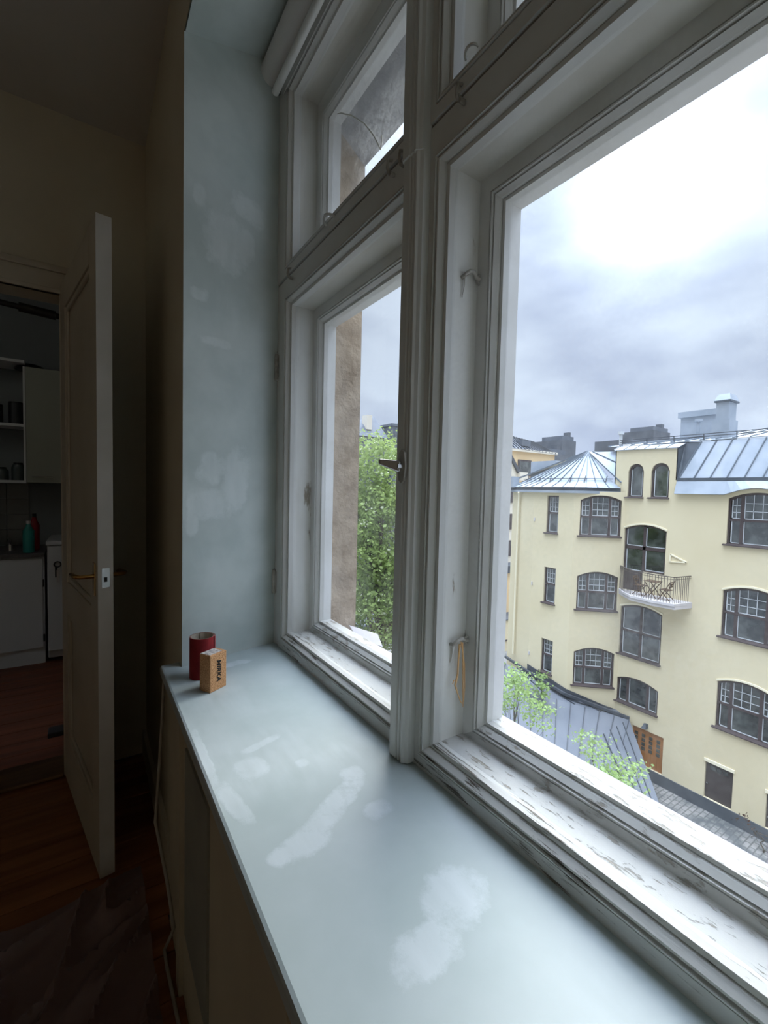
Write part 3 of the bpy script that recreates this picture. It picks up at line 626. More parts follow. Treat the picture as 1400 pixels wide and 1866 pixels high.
# ================================================================== outside
GZ = CZ-12.75
yd = struct('ground_courtyard', box(2, 80, -30, 90, GZ-.5, GZ), 'yard', 'grey cobbled courtyard below the window')
bd = empty('apartment_building', (21, 10, GZ), 'yellow courtyard apartment house with brown arched windows and balcony', 'building')
class Fr:
    """wall frame: origin, horizontal axis (to the viewer's right), outward normal"""
    def __init__(s, O, U): s.O = Vector(O); s.U = Vector(U).normalized(); s.n = Vector((s.U.y, -s.U.x, 0)); 
    def P(s, a, z, d=0): v = s.O + s.U*a + s.n*d; return (v.x, v.y, z+CZ)
    def box(s, mb, a0, a1, z0, z1, d0, d1): return mb.hexa([s.P(a0, z0, d0), s.P(a1, z0, d0), s.P(a1, z1, d0), s.P(a0, z1, d0)], [s.P(a0, z0, d1), s.P(a1, z0, d1), s.P(a1, z1, d1), s.P(a0, z1, d1)])
main = Fr((21, 0, 0), (0, -1, 0)); bayf = Fr((19.3, 0, 0), (0, -1, 0)); diag = Fr((19.3, 12.69, 0), (1.7, -1.53, 0)); bdg = Fr((20.05, 17.05, 0), (-.75, -2.05, 0))
def arch(a0, a1, z0, zs_, rise, n=10):
    pts = [(a0, z0), (a1, z0)]
    if rise < .01: return pts+[(a1, zs_), (a0, zs_)]
    for i in range(n+1):
        t = 1-i/n; s2 = 2*t-1
        pts.append((a0+(a1-a0)*t, zs_+rise*(math.sqrt(max(0, 1-s2*s2)) if rise > .3 else 1-s2*s2)))
    return pts
def wall(fr, outer, holes, name='wall', depth=.16, mat='yellow'):
    mb = MB(); vs, tr = tess(outer, holes); mb.v += [fr.P(a, b) for a, b in vs]; mb.f += [tuple(q) for q in tr]
    for h_ in holes:
        n = len(h_)
        for i in range(n): a, b = h_[i], h_[(i+1) % n]; mb.poly([fr.P(*a), fr.P(*b), fr.P(*b, -depth), fr.P(*a, -depth)])
    return mb.build(name, mat, bd, fix=False)
def topat(a, a0, a1, zs_, rise):
    t = (a-a0)/(a1-a0); s2 = 2*t-1
    return zs_ + (0 if rise < .01 else rise*(math.sqrt(max(0, 1-s2*s2)) if rise > .3 else 1-s2*s2))
def window(fr, a0, a1, z0, zsp, rise, cols, tfrac, mx=3, my=3, sill=True, white=True, door=False):
    D0, D1 = -.16, -.09
    mb = MB(); ol = arch(a0, a1, z0, zsp, rise); ca, cz = (a0+a1)/2, (z0+zsp)/2
    il = [(ca+(a-ca)*(1-.14/(a1-a0)), cz+(z-cz)*(1-.14/(zsp-z0))) for a, z in ol]; n = len(ol)
    for i in range(n):
        j = (i+1) % n; mb.hexa([fr.P(*ol[i], D0), fr.P(*ol[j], D0), fr.P(*il[j], D0), fr.P(*il[i], D0)], [fr.P(*ol[i], D1), fr.P(*ol[j], D1), fr.P(*il[j], D1), fr.P(*il[i], D1)])
    edges = [a0+.05] + [a0+(a1-a0)*c for c in cols] + [a1-.05]
    zt = z0+(zsp-z0)*tfrac if tfrac else None
    for e in edges[1:-1]: fr.box(mb, e-.055, e+.055, z0+.02, topat(e, a0, a1, zsp, rise)-.01, D0, D1+.01)
    if zt: fr.box(mb, a0+.02, a1-.02, zt-.045, zt+.045, D0, D1+.015)
    W = mb.build('window', 'brown', bd)
    if sill: MB().hexa([fr.P(a0-.1, z0-.04, .10), fr.P(a1+.04, z0-.04, .10), fr.P(a1+.04, z0+.0, .10), fr.P(a0-.1, z0+.0, .10)], [fr.P(a0-.1, z0-.04, D0), fr.P(a1+.04, z0-.04, D0), fr.P(a1+.04, z0+.07, D0), fr.P(a0-.1, z0+.07, D0)]).build('window_sill', 'brown', W)
    wb = MB(); gb = MB()
    for i in range(len(edges)-1):
        e0, e1 = edges[i]+.05, edges[i+1]-.05
        rows = [(z0+.06, zt-.04), (zt+.04, None)] if zt else [(z0+.06, None)]
        for ri, (q0, q1) in enumerate(rows):
            dr = door and i == 0 and ri == 0
            if q1 is None: pts = [(e0, q0), (e1, q0)] + [(e1+(e0-e1)*k/4, topat(e1+(e0-e1)*k/4, a0, a1, zsp, rise)-.06) for k in range(5)]
            else: pts = [(e0, q0), (e1, q0), (e1, q1), (e0, q1)]
            if dr:
                MB().prism([fr.P(*p, D1) for p in [(e0, q0), (e1, q0), (e1, q0+.85), (e0, q0+.85)]], fr.n*.02).build('door_panel', 'brown', W); pts[0] = (e0, q0+.87); pts[1] = (e1, q0+.87); q0 += .87
            MB().prism([fr.P(*p, D0+.01) for p in pts], fr.n*.008).build('pane', 'dglass', W)
            if white:
                top = max(p[1] for p in pts[2:])
                tl = pts[-1][1]; trr = pts[2][1]
                fr.box(wb, e0, e0+.035, q0, tl, D0+.02, D0+.045); fr.box(wb, e0, e1, q0, q0+.04, D0+.02, D0+.045); fr.box(wb, e1-.015, e1, q0, trr, D0+.02, D0+.045)
            if mx and (ri == 1 or (not zt and my)):
                nxm = mx if (e1-e0) > .45 else max(2, mx-1); tmin = min(pts[2][1], pts[-1][1])
                for k in range(1, nxm): a = e0+(e1-e0)*k/nxm; fr.box(gb, a-.011, a+.011, q0, topat(a, a0, a1, zsp, rise)-.06, D0+.02, D0+.04)
                for k in range(1, my): z = q0+(tmin-q0)*k/my; fr.box(gb, e0, e1, z-.011, z+.011, D0+.02, D0+.04)
    if wb.v: wb.build('inner_sash', 'inwhite', W)
    if gb.v: gb.build('glazing_bar', 'inwhite', W)
    return W
# openings on the main wall (a = -y)
H = []
def op(fr, hl, a0, a1, z0, zsp, rise, *r_, **k):
    hl.append(arch(a0, a1, z0, zsp, rise)); return window(fr, a0, a1, z0, zsp, rise, *r_, **k)
for z0, zsp in ((-1.80, .02), (-5.48, -3.64), (-9.17, -7.32)):
    op(main, H, -7.15, -5.30, z0, zsp, .24, (.24, .76), .54)
op(main, H, -11.12, -10.42, -.04, 1.15, .36, (), 0, 0, 0, white=True); op(main, H, -10.10, -9.34, -.04, 1.15, .36, (), 0, 0, 0)
op(main, H, -11.16, -9.32, -5.11-2.33, -5.20, .22, (.5,), .52, 0)
op(main, H, -11.18, -9.32, -9.73, -8.62, .22, (.26, .74), 0, 0, 0)
# balcony door
H.append([(-11.16, -4.36), (-10.27, -4.36), (-10.27, -3.42), (-9.33, -3.42)] + arch(-11.16, -9.33, -4.36, -1.50, .22)[2:])
D0, D1 = -.16, -.09
mb = MB(); 
for a0, a1, z0, z1 in ((-11.16, -11.08, -4.36, -1.5), (-9.41, -9.33, -3.42, -1.5), (-10.34, -10.22, -4.36, -1.29), (-11.1, -9.35, -2.42, -2.28), (-10.25, -9.35, -3.42, -3.34)): main.box(mb, a0, a1, z0, z1, D0, D1)
ol = arch(-11.16, -9.33, -4.36, -1.50, .22)[2:]
for i in range(len(ol)-1): main_q = [ol[i], ol[i+1], (ol[i+1][0], ol[i+1][1]-.07), (ol[i][0], ol[i][1]-.07)]; mb.hexa([main.P(*p, D0) for p in main_q], [main.P(*p, D1) for p in main_q])
W = mb.build('balcony_door', 'brown', bd)
MB().prism([main.P(*p, D1) for p in ((-11.08, -4.34), (-10.34, -4.34), (-10.34, -3.45), (-11.08, -3.45))], main.n*.02).build('door_panel', 'brown', W)
for pts in ([(-11.08, -3.42), (-10.36, -3.42), (-10.36, -2.44), (-11.08, -2.44)], [(-10.22, -3.34), (-9.41, -3.34), (-9.41, -2.44), (-10.22, -2.44)], [(-11.08, -2.27), (-10.36, -2.27), (-10.36, -1.37), (-10.7, -1.39), (-11.08, -1.52)], [(-10.22, -2.27), (-9.41, -2.27), (-9.41, -1.54), (-9.8, -1.4), (-10.22, -1.37)]):
    MB().prism([main.P(*p, D0+.01) for p in pts], main.n*.008).build('pane', 'dglass', W)
wb = MB()
for a0, z0, z1, a1 in ((-11.08, -3.42, -2.44, -10.36), (-10.22, -3.34, -2.44, -9.41), (-11.08, -2.27, -1.5, -10.36), (-10.22, -2.27, -1.42, -9.41)):
    main.box(wb, a0, a0+.035, z0, z1, D0+.02, D0+.045); main.box(wb, a0, a1, z0, z0+.035, D0+.02, D0+.045)
wb.build('inner_sash', 'inwhite', W)
# ground floor doors
H.append([(-10.35, -12.25), (-9.0, -12.25), (-9.0, -10.58), (-10.35, -10.58)]); H.append([(-7.39, -12.75), (-6.44, -12.75), (-6.44, -10.72), (-7.39, -10.72)]); H.append([(-5.40, -12.75), (-4.5, -12.75), (-4.5, -10.9), (-5.40, -10.9)])
g = MB(); main.box(g, -10.35, -9.0, -12.3, -10.58, -.14, -.11); G = g.build('courtyard_gate', 'orange', bd); G['label'] = 'orange varnished gate with dark square lights'
for i in range(5): main.box(k_ := MB(), -10.35+i*.27, -10.35+i*.27+.262, -12.28, -10.6, -.11, -.09); k_.build('board', 'orange', G)
for i in range(4):
    for j in range(4): a = -10.27+i*.32; z = -10.98-j*.2; main.box(k_ := MB(), a, a+.15, z, z+.15, -.092, -.08); k_.build('pane', 'dglass', G)
for a0, a1, zt in ((-7.39, -6.44, -10.72), (-5.40, -4.5, -10.9)):
    g = MB(); main.box(g, a0, a1, -12.75, zt, -.14, -.10); G = g.build('house_door', 'bdoor', bd)
    for i in range(3): main.box(k_ := MB(), a0+.16+i*.21, a0+.16+i*.21+.18, zt-.32, zt-.15, -.10, -.09); k_.build('pane', 'dglass', G)
    main.box(k_ := MB(), a0-.04, a1+.04, zt, zt+.12, 0, .05); k_.build('lintel', 'yellowtrim', G)
    main.box(k_ := MB(), a0+.04, a0+.10, zt-.95, zt-.9, -.1, -.06); k_.build('knob', 'steel', G)
rt = [(-3.0, -12.25), (4, -12.25)]
outline = [(-11.16, -12.25), (-11.16, 2.15), (-9.05, 2.12), (-9.05, .75), (-7.3, .20)]
outline = [(-11.2, -12.25), (-11.2, .05), (-11.75, .05), (-11.75, 2.17), (-9.05, 2.12), (-9.05, .2), (-7.25, .2)] + [(a, .2+.26*(1-((a+6.22)/.98)**2)) for a in (-7.0, -6.7, -6.4, -6.1, -5.8, -5.5)] + [(-5.2, .2), (3, .2), (3, -12.25)]
Hm = [h_ if min(p[1] for p in h_) > -12.25 else [(a, max(z, -12.249)) for a, z in h_] for h_ in H]
Hm = [[(a, z+.001 if z <= -12.249 else z) for a, z in h_] for h_ in Hm]
wall(main, outline, Hm)
Hb = []
for z0, zsp in ((-1.93, -.05), (-5.48, -3.66), (-9.05, -7.33)): op(bayf, Hb, -14.22, -13.55, z0, zsp, 0, (), .54, 3, 3)
wall(bayf, [(-15.0, -12.75), (-12.69, -12.75), (-12.69, .2), (-15.0, .2)], Hb, 'bay_wall')
Hd = []
for z0, zsp in ((-1.93, -.22), (-5.48, -3.86), (-9.17, -7.54)): op(diag, Hd, .27, 2.12, z0, zsp, .24, (.27, .73), .54)
wall(diag, [(0, -12.75), (2.287, -12.75), (2.287, .2), (0, .2)], Hd, 'bay_wall')
wall(bdg, [(0, -12.75), (2.183, -12.75), (2.183, .2), (0, .2)], [], 'bay_wall')
for z in (-1.3, -4.65, -8.35): bayf.box(k_ := MB(), -14.97, -14.90, z-.09, z+.09, 0, .03); k_.build('wall_vent', 'concrete', bd)
for hb in H: pass
k_ = MB(); main.box(k_, -11.3, 3, -12.75, -12.25, -.3, .04); bd_p = k_.build('plinth', 'plinth', bd)
# hood mouldings over arched windows
def hood(fr, a0, a1, zsp, rise):
    mb = MB(); pts = arch(a0-.03, a1+.03, 0, zsp, rise)[2:]
    for i in range(len(pts)-1):
        a, b = pts[i], pts[i+1]; mb.hexa([fr.P(a[0], a[1], 0), fr.P(b[0], b[1], 0), fr.P(b[0], b[1]+.07, 0), fr.P(a[0], a[1]+.07, 0)], [fr.P(a[0], a[1], .03), fr.P(b[0], b[1], .03), fr.P(b[0], b[1]+.07, .03), fr.P(a[0], a[1]+.07, .03)])
    mb.build('hood_moulding', 'yellowtrim', bd)
hood(main, -11.16, -9.33, -1.48, .22); hood(main, -11.16, -9.32, -5.18, .22)
for z in (-3.62, -7.30): hood(main, -7.15, -5.30, z, .24)
# triangular relief
tri = [(-9.117, -2.45), (-9.131, -2.78), (-8.48, -2.72)]; mb = MB()
for i in range(3): a, b = tri[i], tri[(i+1) % 3]; mb.bar(main.P(*a, .02), main.P(*b, .02), .05, .05)
mb.build('triangle_relief', 'yellowtrim', bd)
# wall lamp
wl = MB(); main.box(wl, -9.82, -9.66, -10.30, -10.26, 0, .12); wl.hexa([main.P(-9.84, -10.42, .02), main.P(-9.64, -10.42, .02), main.P(-9.64, -10.42, .3), main.P(-9.84, -10.42, .3)], [main.P(-9.78, -10.24, .02), main.P(-9.70, -10.24, .02), main.P(-9.70, -10.24, .14), main.P(-9.78, -10.24, .14)])
wl.build('wall_lamp', 'roofdark', bd)
# downspout
dpo = Fr((19.95, 16.55, 0), (-.75, -2.05, 0))
q0 = (19.72, 16.42)
MB().tube([(19.5, 16.2, CZ+.1), (19.62, 16.25, CZ-.1), (19.66, 16.3, CZ-.4), (19.66, 16.3, CZ-8.9)], .055, 8).build('downspout', 'yellowtrim', bd, smooth=True)
# ---- balcony
bz = -4.36
mb = MB()
pl = [(21, 11.34), (20.45, 10.85), (19.95, 10.22), (19.80, 9.3), (19.92, 8.42), (21, 8.20)]
mb.prism([(x, y, CZ+bz-.10) for x, y in pl], (0, 0, .10)); B = mb.build('balcony', 'concrete', bd)
mb = MB(); pl2 = [(x+(.0 if x > 20.9 else .06), y, CZ+bz-.24) for x, y in pl]; mb.prism(pl2, (0, 0, .14)); mb.build('slab_moulding', 'concrete', B)
rp = [(21, 11.30), (20.5, 10.80), (20.02, 10.18), (19.88, 9.3), (19.98, 8.50), (21, 8.30)]
mb = MB()
for i in range(5):
    for z in (-3.27, -3.37): mb.bar((rp[i][0], rp[i][1], CZ+z), (rp[i+1][0], rp[i+1][1], CZ+z), .035 if z > -3.3 else .02)
mb.build('handrail', 'rail', B)
for i in range(5):
    a, b = Vector(rp[i]), Vector(rp[i+1]); n = max(2, round((b-a).length/.115))
    for k in range(n):
        p = a+(b-a)*k/n; MB().box(p.x-.008, p.x+.008, p.y-.008, p.y+.008, CZ+bz, CZ-3.27).build('baluster', 'rail', B)
# balcony furniture
def slats(t, x0, x1, y0, y1, z, n):
    for i in range(n):
        y = y0+(y1-y0)*i/n; MB().box(x0, x1, y+.004, y+(y1-y0)/n-.01, z, z+.02).build('slat', 'teak', t)
FZ = CZ+bz
tb = empty('balcony_table', (20.4, 9.5, FZ), 'small slatted folding table on the balcony', 'table'); slats(tb, 20.15, 20.7, 9.25, 9.8, FZ+.70, 6)
for x in (20.2, 20.65): MB().bar((x, 9.27, FZ+.02), (x, 9.76, FZ+.69), .03).bar((x, 9.76, FZ+.02), (x, 9.27, FZ+.69), .03).build('leg', 'teak', tb)
def bchair(cy, s, lb):
    t = empty('folding_chair', (20.4, cy, FZ), lb, 'chair', 'folding chairs on the balcony'); slats(t, 20.2, 20.6, cy-.2, cy+.2, FZ+.44, 5)
    for x in (20.22, 20.58): MB().bar((x, cy-s*.22, FZ+.02), (x, cy+s*.24, FZ+.85), .028).build('leg', 'teak', t); MB().bar((x, cy+s*.22, FZ+.02), (x, cy-s*.2, FZ+.44), .028).build('leg', 'teak', t)
    for z in (.60, .70, .80): MB().bar((20.22, cy+s*(.24*(z-.02)/.83-.0), FZ+z), (20.58, cy+s*(.24*(z-.02)/.83), FZ+z), .012, .06).build('backrest_slat', 'teak', t)
bchair(10.05, 1, 'folding slatted chair left of the balcony table'); bchair(8.95, -1, 'folding slatted chair right of the balcony table')
# ---- roofs
def V3(*a): return Vector(a)
def sheets(name, mat, P00, P10, P11, P01, n, parent=bd, rib=.05, th=.03):
    P00, P10, P11, P01 = [Vector((p[0], p[1], p[2]+CZ)) for p in (P00, P10, P11, P01)]
    nr = (P10-P00).cross(P01-P00)
    if nr.length < 1e-6: nr = (P10-P00).cross(P11-P00)
    nr.normalize(); 
    if nr.z < 0: nr = -nr
    for i in range(n):
        a, b = i/n, (i+1)/n
        q = [P00.lerp(P10, a), P00.lerp(P10, b), P01.lerp(P11, b), P01.lerp(P11, a)]
        mb = MB().hexa(q, [p+nr*th for p in q])
        nf = len(mb.f)
        if rib and (q[3]-q[0]).length > .1: mb.bar(q[0]+nr*(th+rib*.4), q[3]+nr*(th+rib*.4), .03, rib)
        o = mb.build(name, mat, parent); o.data.materials.append(M['seam' if mat == 'zinc' else 'roofdark'])
        for p in o.data.polygons[nf:]: p.material_index = 1
# bay eave band, gutter and pyramid roof
ev = [(19.95, 17.35), (19.10, 15.05), (19.10, 12.60), (20.96, 11.42)]
def band(pts, z0, z1, x, mat, name, parent=bd):
    mb = MB()
    for i in range(len(pts)-1):
        a, b = pts[i], pts[i+1]; mb.hexa([(a[0], a[1], CZ+z0), (b[0], b[1], CZ+z0), (b[0]+x, b[1], CZ+z0), (a[0]+x, a[1], CZ+z0)], [(a[0], a[1], CZ+z1), (b[0], b[1], CZ+z1), (b[0]+x, b[1], CZ+z1), (a[0]+x, a[1], CZ+z1)])
    return mb.build(name, mat, parent)
band(ev, .10, .22, .5, 'zinc', 'eave_band'); band([(a+.06, b) for a, b in ev], .22, .36, .4, 'zincd', 'gutter')
ev2 = [(a-.02, b) for a, b in ev]
AP = (21.25, 13.35, 2.22)
def lift(p, z): return (p[0], p[1], z)
in_ = lambda p, k: (p[0]+(AP[0]-p[0])*k, p[1]+(AP[1]-p[1])*k)
for i, n in ((0, 4), (1, 4), (2, 4)):
    a, b = ev2[i], ev2[i+1]; a2, b2 = in_(a, .2), in_(b, .2)
    sheets('roof_sheet', 'zinc', lift(a, .36), lift(b, .36), lift(b2, .62), lift(a2, .62), n, rib=.03)
    sheets('roof_sheet', 'zinc', lift(a2, .62), lift(b2, .62), AP, AP, n, rib=.045)
sheets('roof_sheet', 'zinc', (20.98, 11.42, .62), (22.0, 11.7, 2.2), (22.0, 13.3, 2.25), AP, 2)
sheets('roof_sheet', 'zinc', (20.0, 17.3, .62), (22.6, 19.6, .8), (22.6, 14.0, 2.1), AP, 4)
mb = MB(); g0 = [in_(p, .22) for p in ev2]
for i in range(3): mb.bar((g0[i][0], g0[i][1], CZ+.82), (g0[i+1][0], g0[i+1][1], CZ+.82), .03); 
for i in range(3):
    for k in (.2, .8): p = (g0[i][0]*(1-k)+g0[i+1][0]*k, g0[i][1]*(1-k)+g0[i+1][1]*k); mb.bar((p[0]-.12, p[1]-.05, CZ+.58), (p[0]+.1, p[1], CZ+.95), .04)
mb.build('snow_guard', 'roofdark', bd)
MB().box(19.5, 20.0, 16.6, 17.2, CZ+.35, CZ+.95).build('parapet_block', 'zinc', bd)
# dormer cap and sides
sheets('roof_sheet', 'zinc', (20.92, 11.80, 2.16), (20.92, 9.02, 2.12), (21.9, 9.02, 2.45), (21.9, 11.9, 2.5), 6, rib=.03)
MB().prism([(21.0, 9.05, CZ+2.12), (21.65, 9.05, CZ+2.35), (21.0, 9.05, CZ+.75)], (0, .04, 0)).build('dormer_cheek', 'zincd', bd)
MB().prism([(21.0, 11.75, CZ+2.15), (21.9, 11.75, CZ+2.4), (21.9, 11.75, CZ+.4), (21.0, 11.75, CZ+.1)], (0, -.04, 0)).build('dormer_cheek', 'zinc', bd)
# mansard
MB().poly([(21.02, 9.05, CZ+.78), (21.10, 8.96, CZ+.80), (21.64, 8.40, CZ+2.38), (21.72, 9.05, CZ+2.42), (21.64, 9.05, CZ+2.42)]).build('valley_sheet', 'zincd', bd)
sheets('roof_sheet', 'zinc', (21.08, 8.98, .82), (21.08, -2.4, .82), (21.63, -2.4, 2.38), (21.63, 8.42, 2.38), 20)
band([(20.98, 9.04), (20.98, -2.4)], .70, .84, .2, 'zincd', 'gutter')
mb = MB(); ys = [9.04, 8.2, 7.25, 7.0, 6.7, 6.4, 6.1, 5.8, 5.5, 5.2, 2, -2.4]
def ez(y): return .17 + (.26*(1-((y-6.22)/.98)**2) if 5.24 < y < 7.2 else 0)
for a, b in zip(ys, ys[1:]): mb.hexa([(20.80, a, CZ+ez(a)), (20.80, b, CZ+ez(b)), (21.0, b, CZ+.74), (21.0, a, CZ+.74)], [(20.84, a, CZ+ez(a)-.02), (20.84, b, CZ+ez(b)-.02), (21.08, b, CZ+.74), (21.08, a, CZ+.74)])
mb.build('eave_skirt', 'zinc', bd)
# upper roof
sheets('roof_sheet', 'zinc', (21.6, 12.5, 2.42), (21.6, -2.4, 2.42), (26.2, -2.4, 3.65), (26.2, 12.0, 3.10), 26)
mb = MB()
for a in range(0, 13): y = 11.8-a*1.15; mb.bar((21.62, y, CZ+2.42), (21.56, y, CZ+2.72), .03)
mb.bar((21.56, 11.9, CZ+2.60), (21.56, -2.4, CZ+2.60), .03); mb.bar((21.56, 11.9, CZ+2.70), (21.56, -2.4, CZ+2.70), .03)
mb.build('snow_guard', 'roofdark', bd)
ch = MB().box(22.0, 22.9, 7.63, 8.25, CZ+2.45, CZ+3.30).build('chimney', 'zinc', bd)
MB().box(22.06, 22.84, 7.69, 8.14, CZ+3.30, CZ+4.05).build('shaft', 'zinc', ch); MB().box(21.98, 22.92, 7.62, 8.2, CZ+4.03, CZ+4.10).build('cap_rim', 'zincd', ch)
MB().hexa([(21.98, 7.62, CZ+4.1), (22.92, 7.62, CZ+4.1), (22.92, 8.2, CZ+4.1), (21.98, 8.2, CZ+4.1)], [(22.1, 7.7, CZ+4.36), (22.8, 7.7, CZ+4.36), (22.8, 8.1, CZ+4.36), (22.1, 8.1, CZ+4.36)]).build('cap', 'zinc', ch)
ph = MB().box(24, 25.5, 8.75, 10.3, CZ+2.9, CZ+3.85).build('roof_box', 'zinc', bd); MB().box(23.9, 25.6, 8.65, 10.4, CZ+3.85, CZ+4.12).build('lid', 'zinc', ph)
MB().tube([(23.4, 9.3, CZ+2.8), (23.4, 9.3, CZ+3.5)], .08, 8).tube([(23.4, 9.3, CZ+3.5), (23.4, 9.3, CZ+3.62)], .16, 8).build('vent_pipe', 'zinc', bd)
MB().tube([(23.0, 12.65, CZ+2.4), (23.0, 12.65, CZ+3.2)], .08, 8).tube([(23.0, 12.65, CZ+3.2), (23.0, 12.65, CZ+3.35)], .15, 8).build('vent_pipe', 'inwhite', bd)
MB().box(23.2, 24.0, 12.2, 14.2, CZ+2.0, CZ+2.95).build('roof_box', 'farwall', bd)
MB().box(22.2, 22.9, 15.9, 17.6, CZ+.8, CZ+1.95).build('chimney', 'zinc', bd)
MB().box(22.0, 27, -2.4, 12, GZ, CZ+2.2).build('core', 'yellow', bd); MB().box(21.3, 27, 12, 16.5, GZ, CZ+.3).build('core', 'yellow', bd)

# ---- low outbuilding with grey standing seam roof
ob = empty('outbuilding', (17, 12, GZ), 'low outbuilding with grey standing seam roof below the yellow house', 'building')
Cc = V3(20.75, 10.40, -10.33)
P1 = V3(16.5, 15.2, -9.32)
b_ = .45; a_ = (-(P1.z-Cc.z) - b_*(P1.y-Cc.y))/(P1.x-Cc.x)*-1
def zB(x, y): # plane through Cc and P1
    # z = Cc.z + ax*(x-Cc.x) + b*(y-Cc.y)
    ax = ((P1.z-Cc.z) - b_*(P1.y-Cc.y))/(P1.x-Cc.x)
    return Cc.z + ax*(x-Cc.x) + b_*(y-Cc.y)
def PB(x, y): return (x, y, zB(x, y))
sheets('roof_sheet', 'roofgrey', tuple(Cc), PB(15.3, 16.55), PB(13.9, 13.9), PB(17.75, 9.4), 13, parent=ob, rib=.07)
# back slope towards the yellow house
sheets('roof_sheet', 'roofgrey', (20.75, 10.40, -10.36), PB(15.3, 16.55), (19.0, 17.0, -9.35), (19.22, 14.5, -9.42), 7, parent=ob, rib=.06)
MB().poly([(20.75, 10.4, CZ-10.36), (19.25, 14.5, CZ-9.42), (19.28, 12.7, CZ-9.5), (20.98, 11.1, CZ-10.2)]).build('roof_valley', 'roofgrey', ob)
mb = MB(); mb.bar((20.82, 10.42, CZ-10.26), (19.15, 12.65, CZ-9.62), .12).bar((19.15, 12.65, CZ-9.62), (19.1, 15.0, CZ-9.25), .12).bar((19.1, 15, CZ-9.25), (19.8, 17, CZ-9.3), .12); mb.build('gutter', 'roofdark', ob)
mb = MB()
for a, b, z0, z1 in (((19.27, 12.7), (19.27, 15.0), -9.45, -8.95), ((20.9, 11.15), (19.27, 12.68), -10.2, -9.4)):
    mb.hexa([(a[0], a[1], CZ+z0-.5), (b[0], b[1], CZ+z0-.3), (b[0]-.04, b[1]-.02, CZ+z0-.3), (a[0]-.04, a[1]-.02, CZ+z0-.5)], [(a[0], a[1], CZ+z0+(.0 if a[0] > 20 else .05)), (b[0], b[1], CZ+z1), (b[0]-.04, b[1]-.02, CZ+z1), (a[0]-.04, a[1]-.02, CZ+z0+(.0 if a[0] > 20 else .05))])
mb.build('wall_flashing', 'roofdark', ob)
# hip end slope
sheets('roof_sheet', 'roofgrey', (19.09, 10.63, -10.64), (20.75, 10.40, -10.30), (18.4, 7.9, -11.93), (17.75, 8.75, -11.72), 4, parent=ob, rib=.06)
MB().hexa([(17.9, 8.9, GZ), (20.4, 10.5, GZ), (18.9, 16.9, GZ), (14.1, 14.0, GZ)], [(17.9, 8.9, CZ-11.9), (20.4, 10.5, CZ-10.6), (18.9, 16.9, CZ-9.8), (14.1, 14.0, CZ-10.9)]).build('wall', 'yellow', ob)
mb = MB().bar((16.3, 10.1, CZ-10.85), (17.35, 9.0, CZ-10.95), .05).bar((17.35, 9.0, CZ-11.2), (17.35, 9.0, CZ-10.8), .07).bar((16.3, 10.1, CZ-11.1), (16.3, 10.1, CZ-10.7), .07); mb.build('snow_guard', 'roofdark', ob)
lathe([(.05, CZ-12.4), (.2, CZ-12.3), (.3, CZ-12.1), (.33, CZ-11.95), (.27, CZ-11.95), (.2, CZ-12.15)], 17.75, 7.25, 16).build('rainwater_hopper', 'zincd', ob, smooth=True)

# ---- far buildings seen past the yellow house
def pitched(parent, x0, x1, y0, y1, ze, zr, mat): MB().prism([(x0, y0, CZ+ze), (x0, y1, CZ+ze), (x0, (y0+y1)/2, CZ+zr)], (x1-x0, 0, 0)).build('roof', mat, parent)
fb = empty('gabled_building', (34, 30, GZ), 'far yellow building with dark grey mansard roof behind the bay', 'building')
MB().box(31.3, 38.9, 28, 34, GZ, CZ+4.0).build('wall', 'peach', fb)
MB().box(31.2, 39.1, 27.8, 34, CZ+3.95, CZ+4.2).build('cornice', 'pale', fb)
sheets('roof_sheet', 'farroof', (31.2, 27.8, 4.2), (39.2, 27.8, 4.0), (38.3, 30, 5.3), (31.5, 30, 5.9), 16, parent=fb, rib=.1)
MB().box(34.2, 35.4, 28.2, 29.5, CZ+4.55, CZ+5.1).build('dormer', 'farroof', fb)
MB().box(30.8, 31.5, 28.5, 29.5, CZ+2, CZ+6.7).build('chimney', 'farwall', fb)
for x, zt, w_ in ((33.4, 3.2, 1.9), (36.6, 3.0, .9)): wn = MB().box(x, x+w_, 27.93, 28.05, CZ+1.7, CZ+zt).build('window', 'brown', fb); MB().box(x+.15, x+w_-.15, 27.9, 27.94, CZ+1.9, CZ+zt-.15).build('pane', 'dglass', wn)
gb_ = empty('gable_end', (31, 27, GZ), 'far cream gable wall with narrow windows at the window edge', 'building')
MB().prism([(28.0, 27, GZ), (32.3, 27, GZ), (32.3, 27, CZ+1.6), (30.6, 27, CZ+4.1), (28.0, 27, CZ+4.6)], (0, .8, 0)).build('wall', 'pale', gb_)
MB().bar((30.3, 26.95, CZ+4.3), (32.6, 26.95, CZ+1.6), .25, .3).build('verge', 'roofdark', gb_)
MB().box(32.2, 33.2, 26.6, 27.3, CZ+1.2, CZ+1.95).build('parapet_block', 'pale', gb_)
for z in (-5.6, -3.2, -.8): 
    for x in (29.6, 31.4): wn = MB().box(x, x+.35, 26.92, 27.02, CZ+z, CZ+z+1.4).build('window', 'brown', gb_)
for x in (29.9, 30.25, 30.6): MB().box(x, x+.14, 26.93, 27.02, CZ+2.2, CZ+2.9).build('window', 'peach', gb_)
tr_ = empty('terrace_block', (31, 26, GZ), 'low peach walled annexe with dark ledges beside the yellow house', 'building')
MB().box(27.5, 31.5, 25.4, 26.6, GZ, CZ-6.7).build('wall', 'peach', tr_); MB().box(27.4, 31.6, 25.2, 26.6, CZ-6.7, CZ-6.1).build('parapet', 'roofdark', tr_)
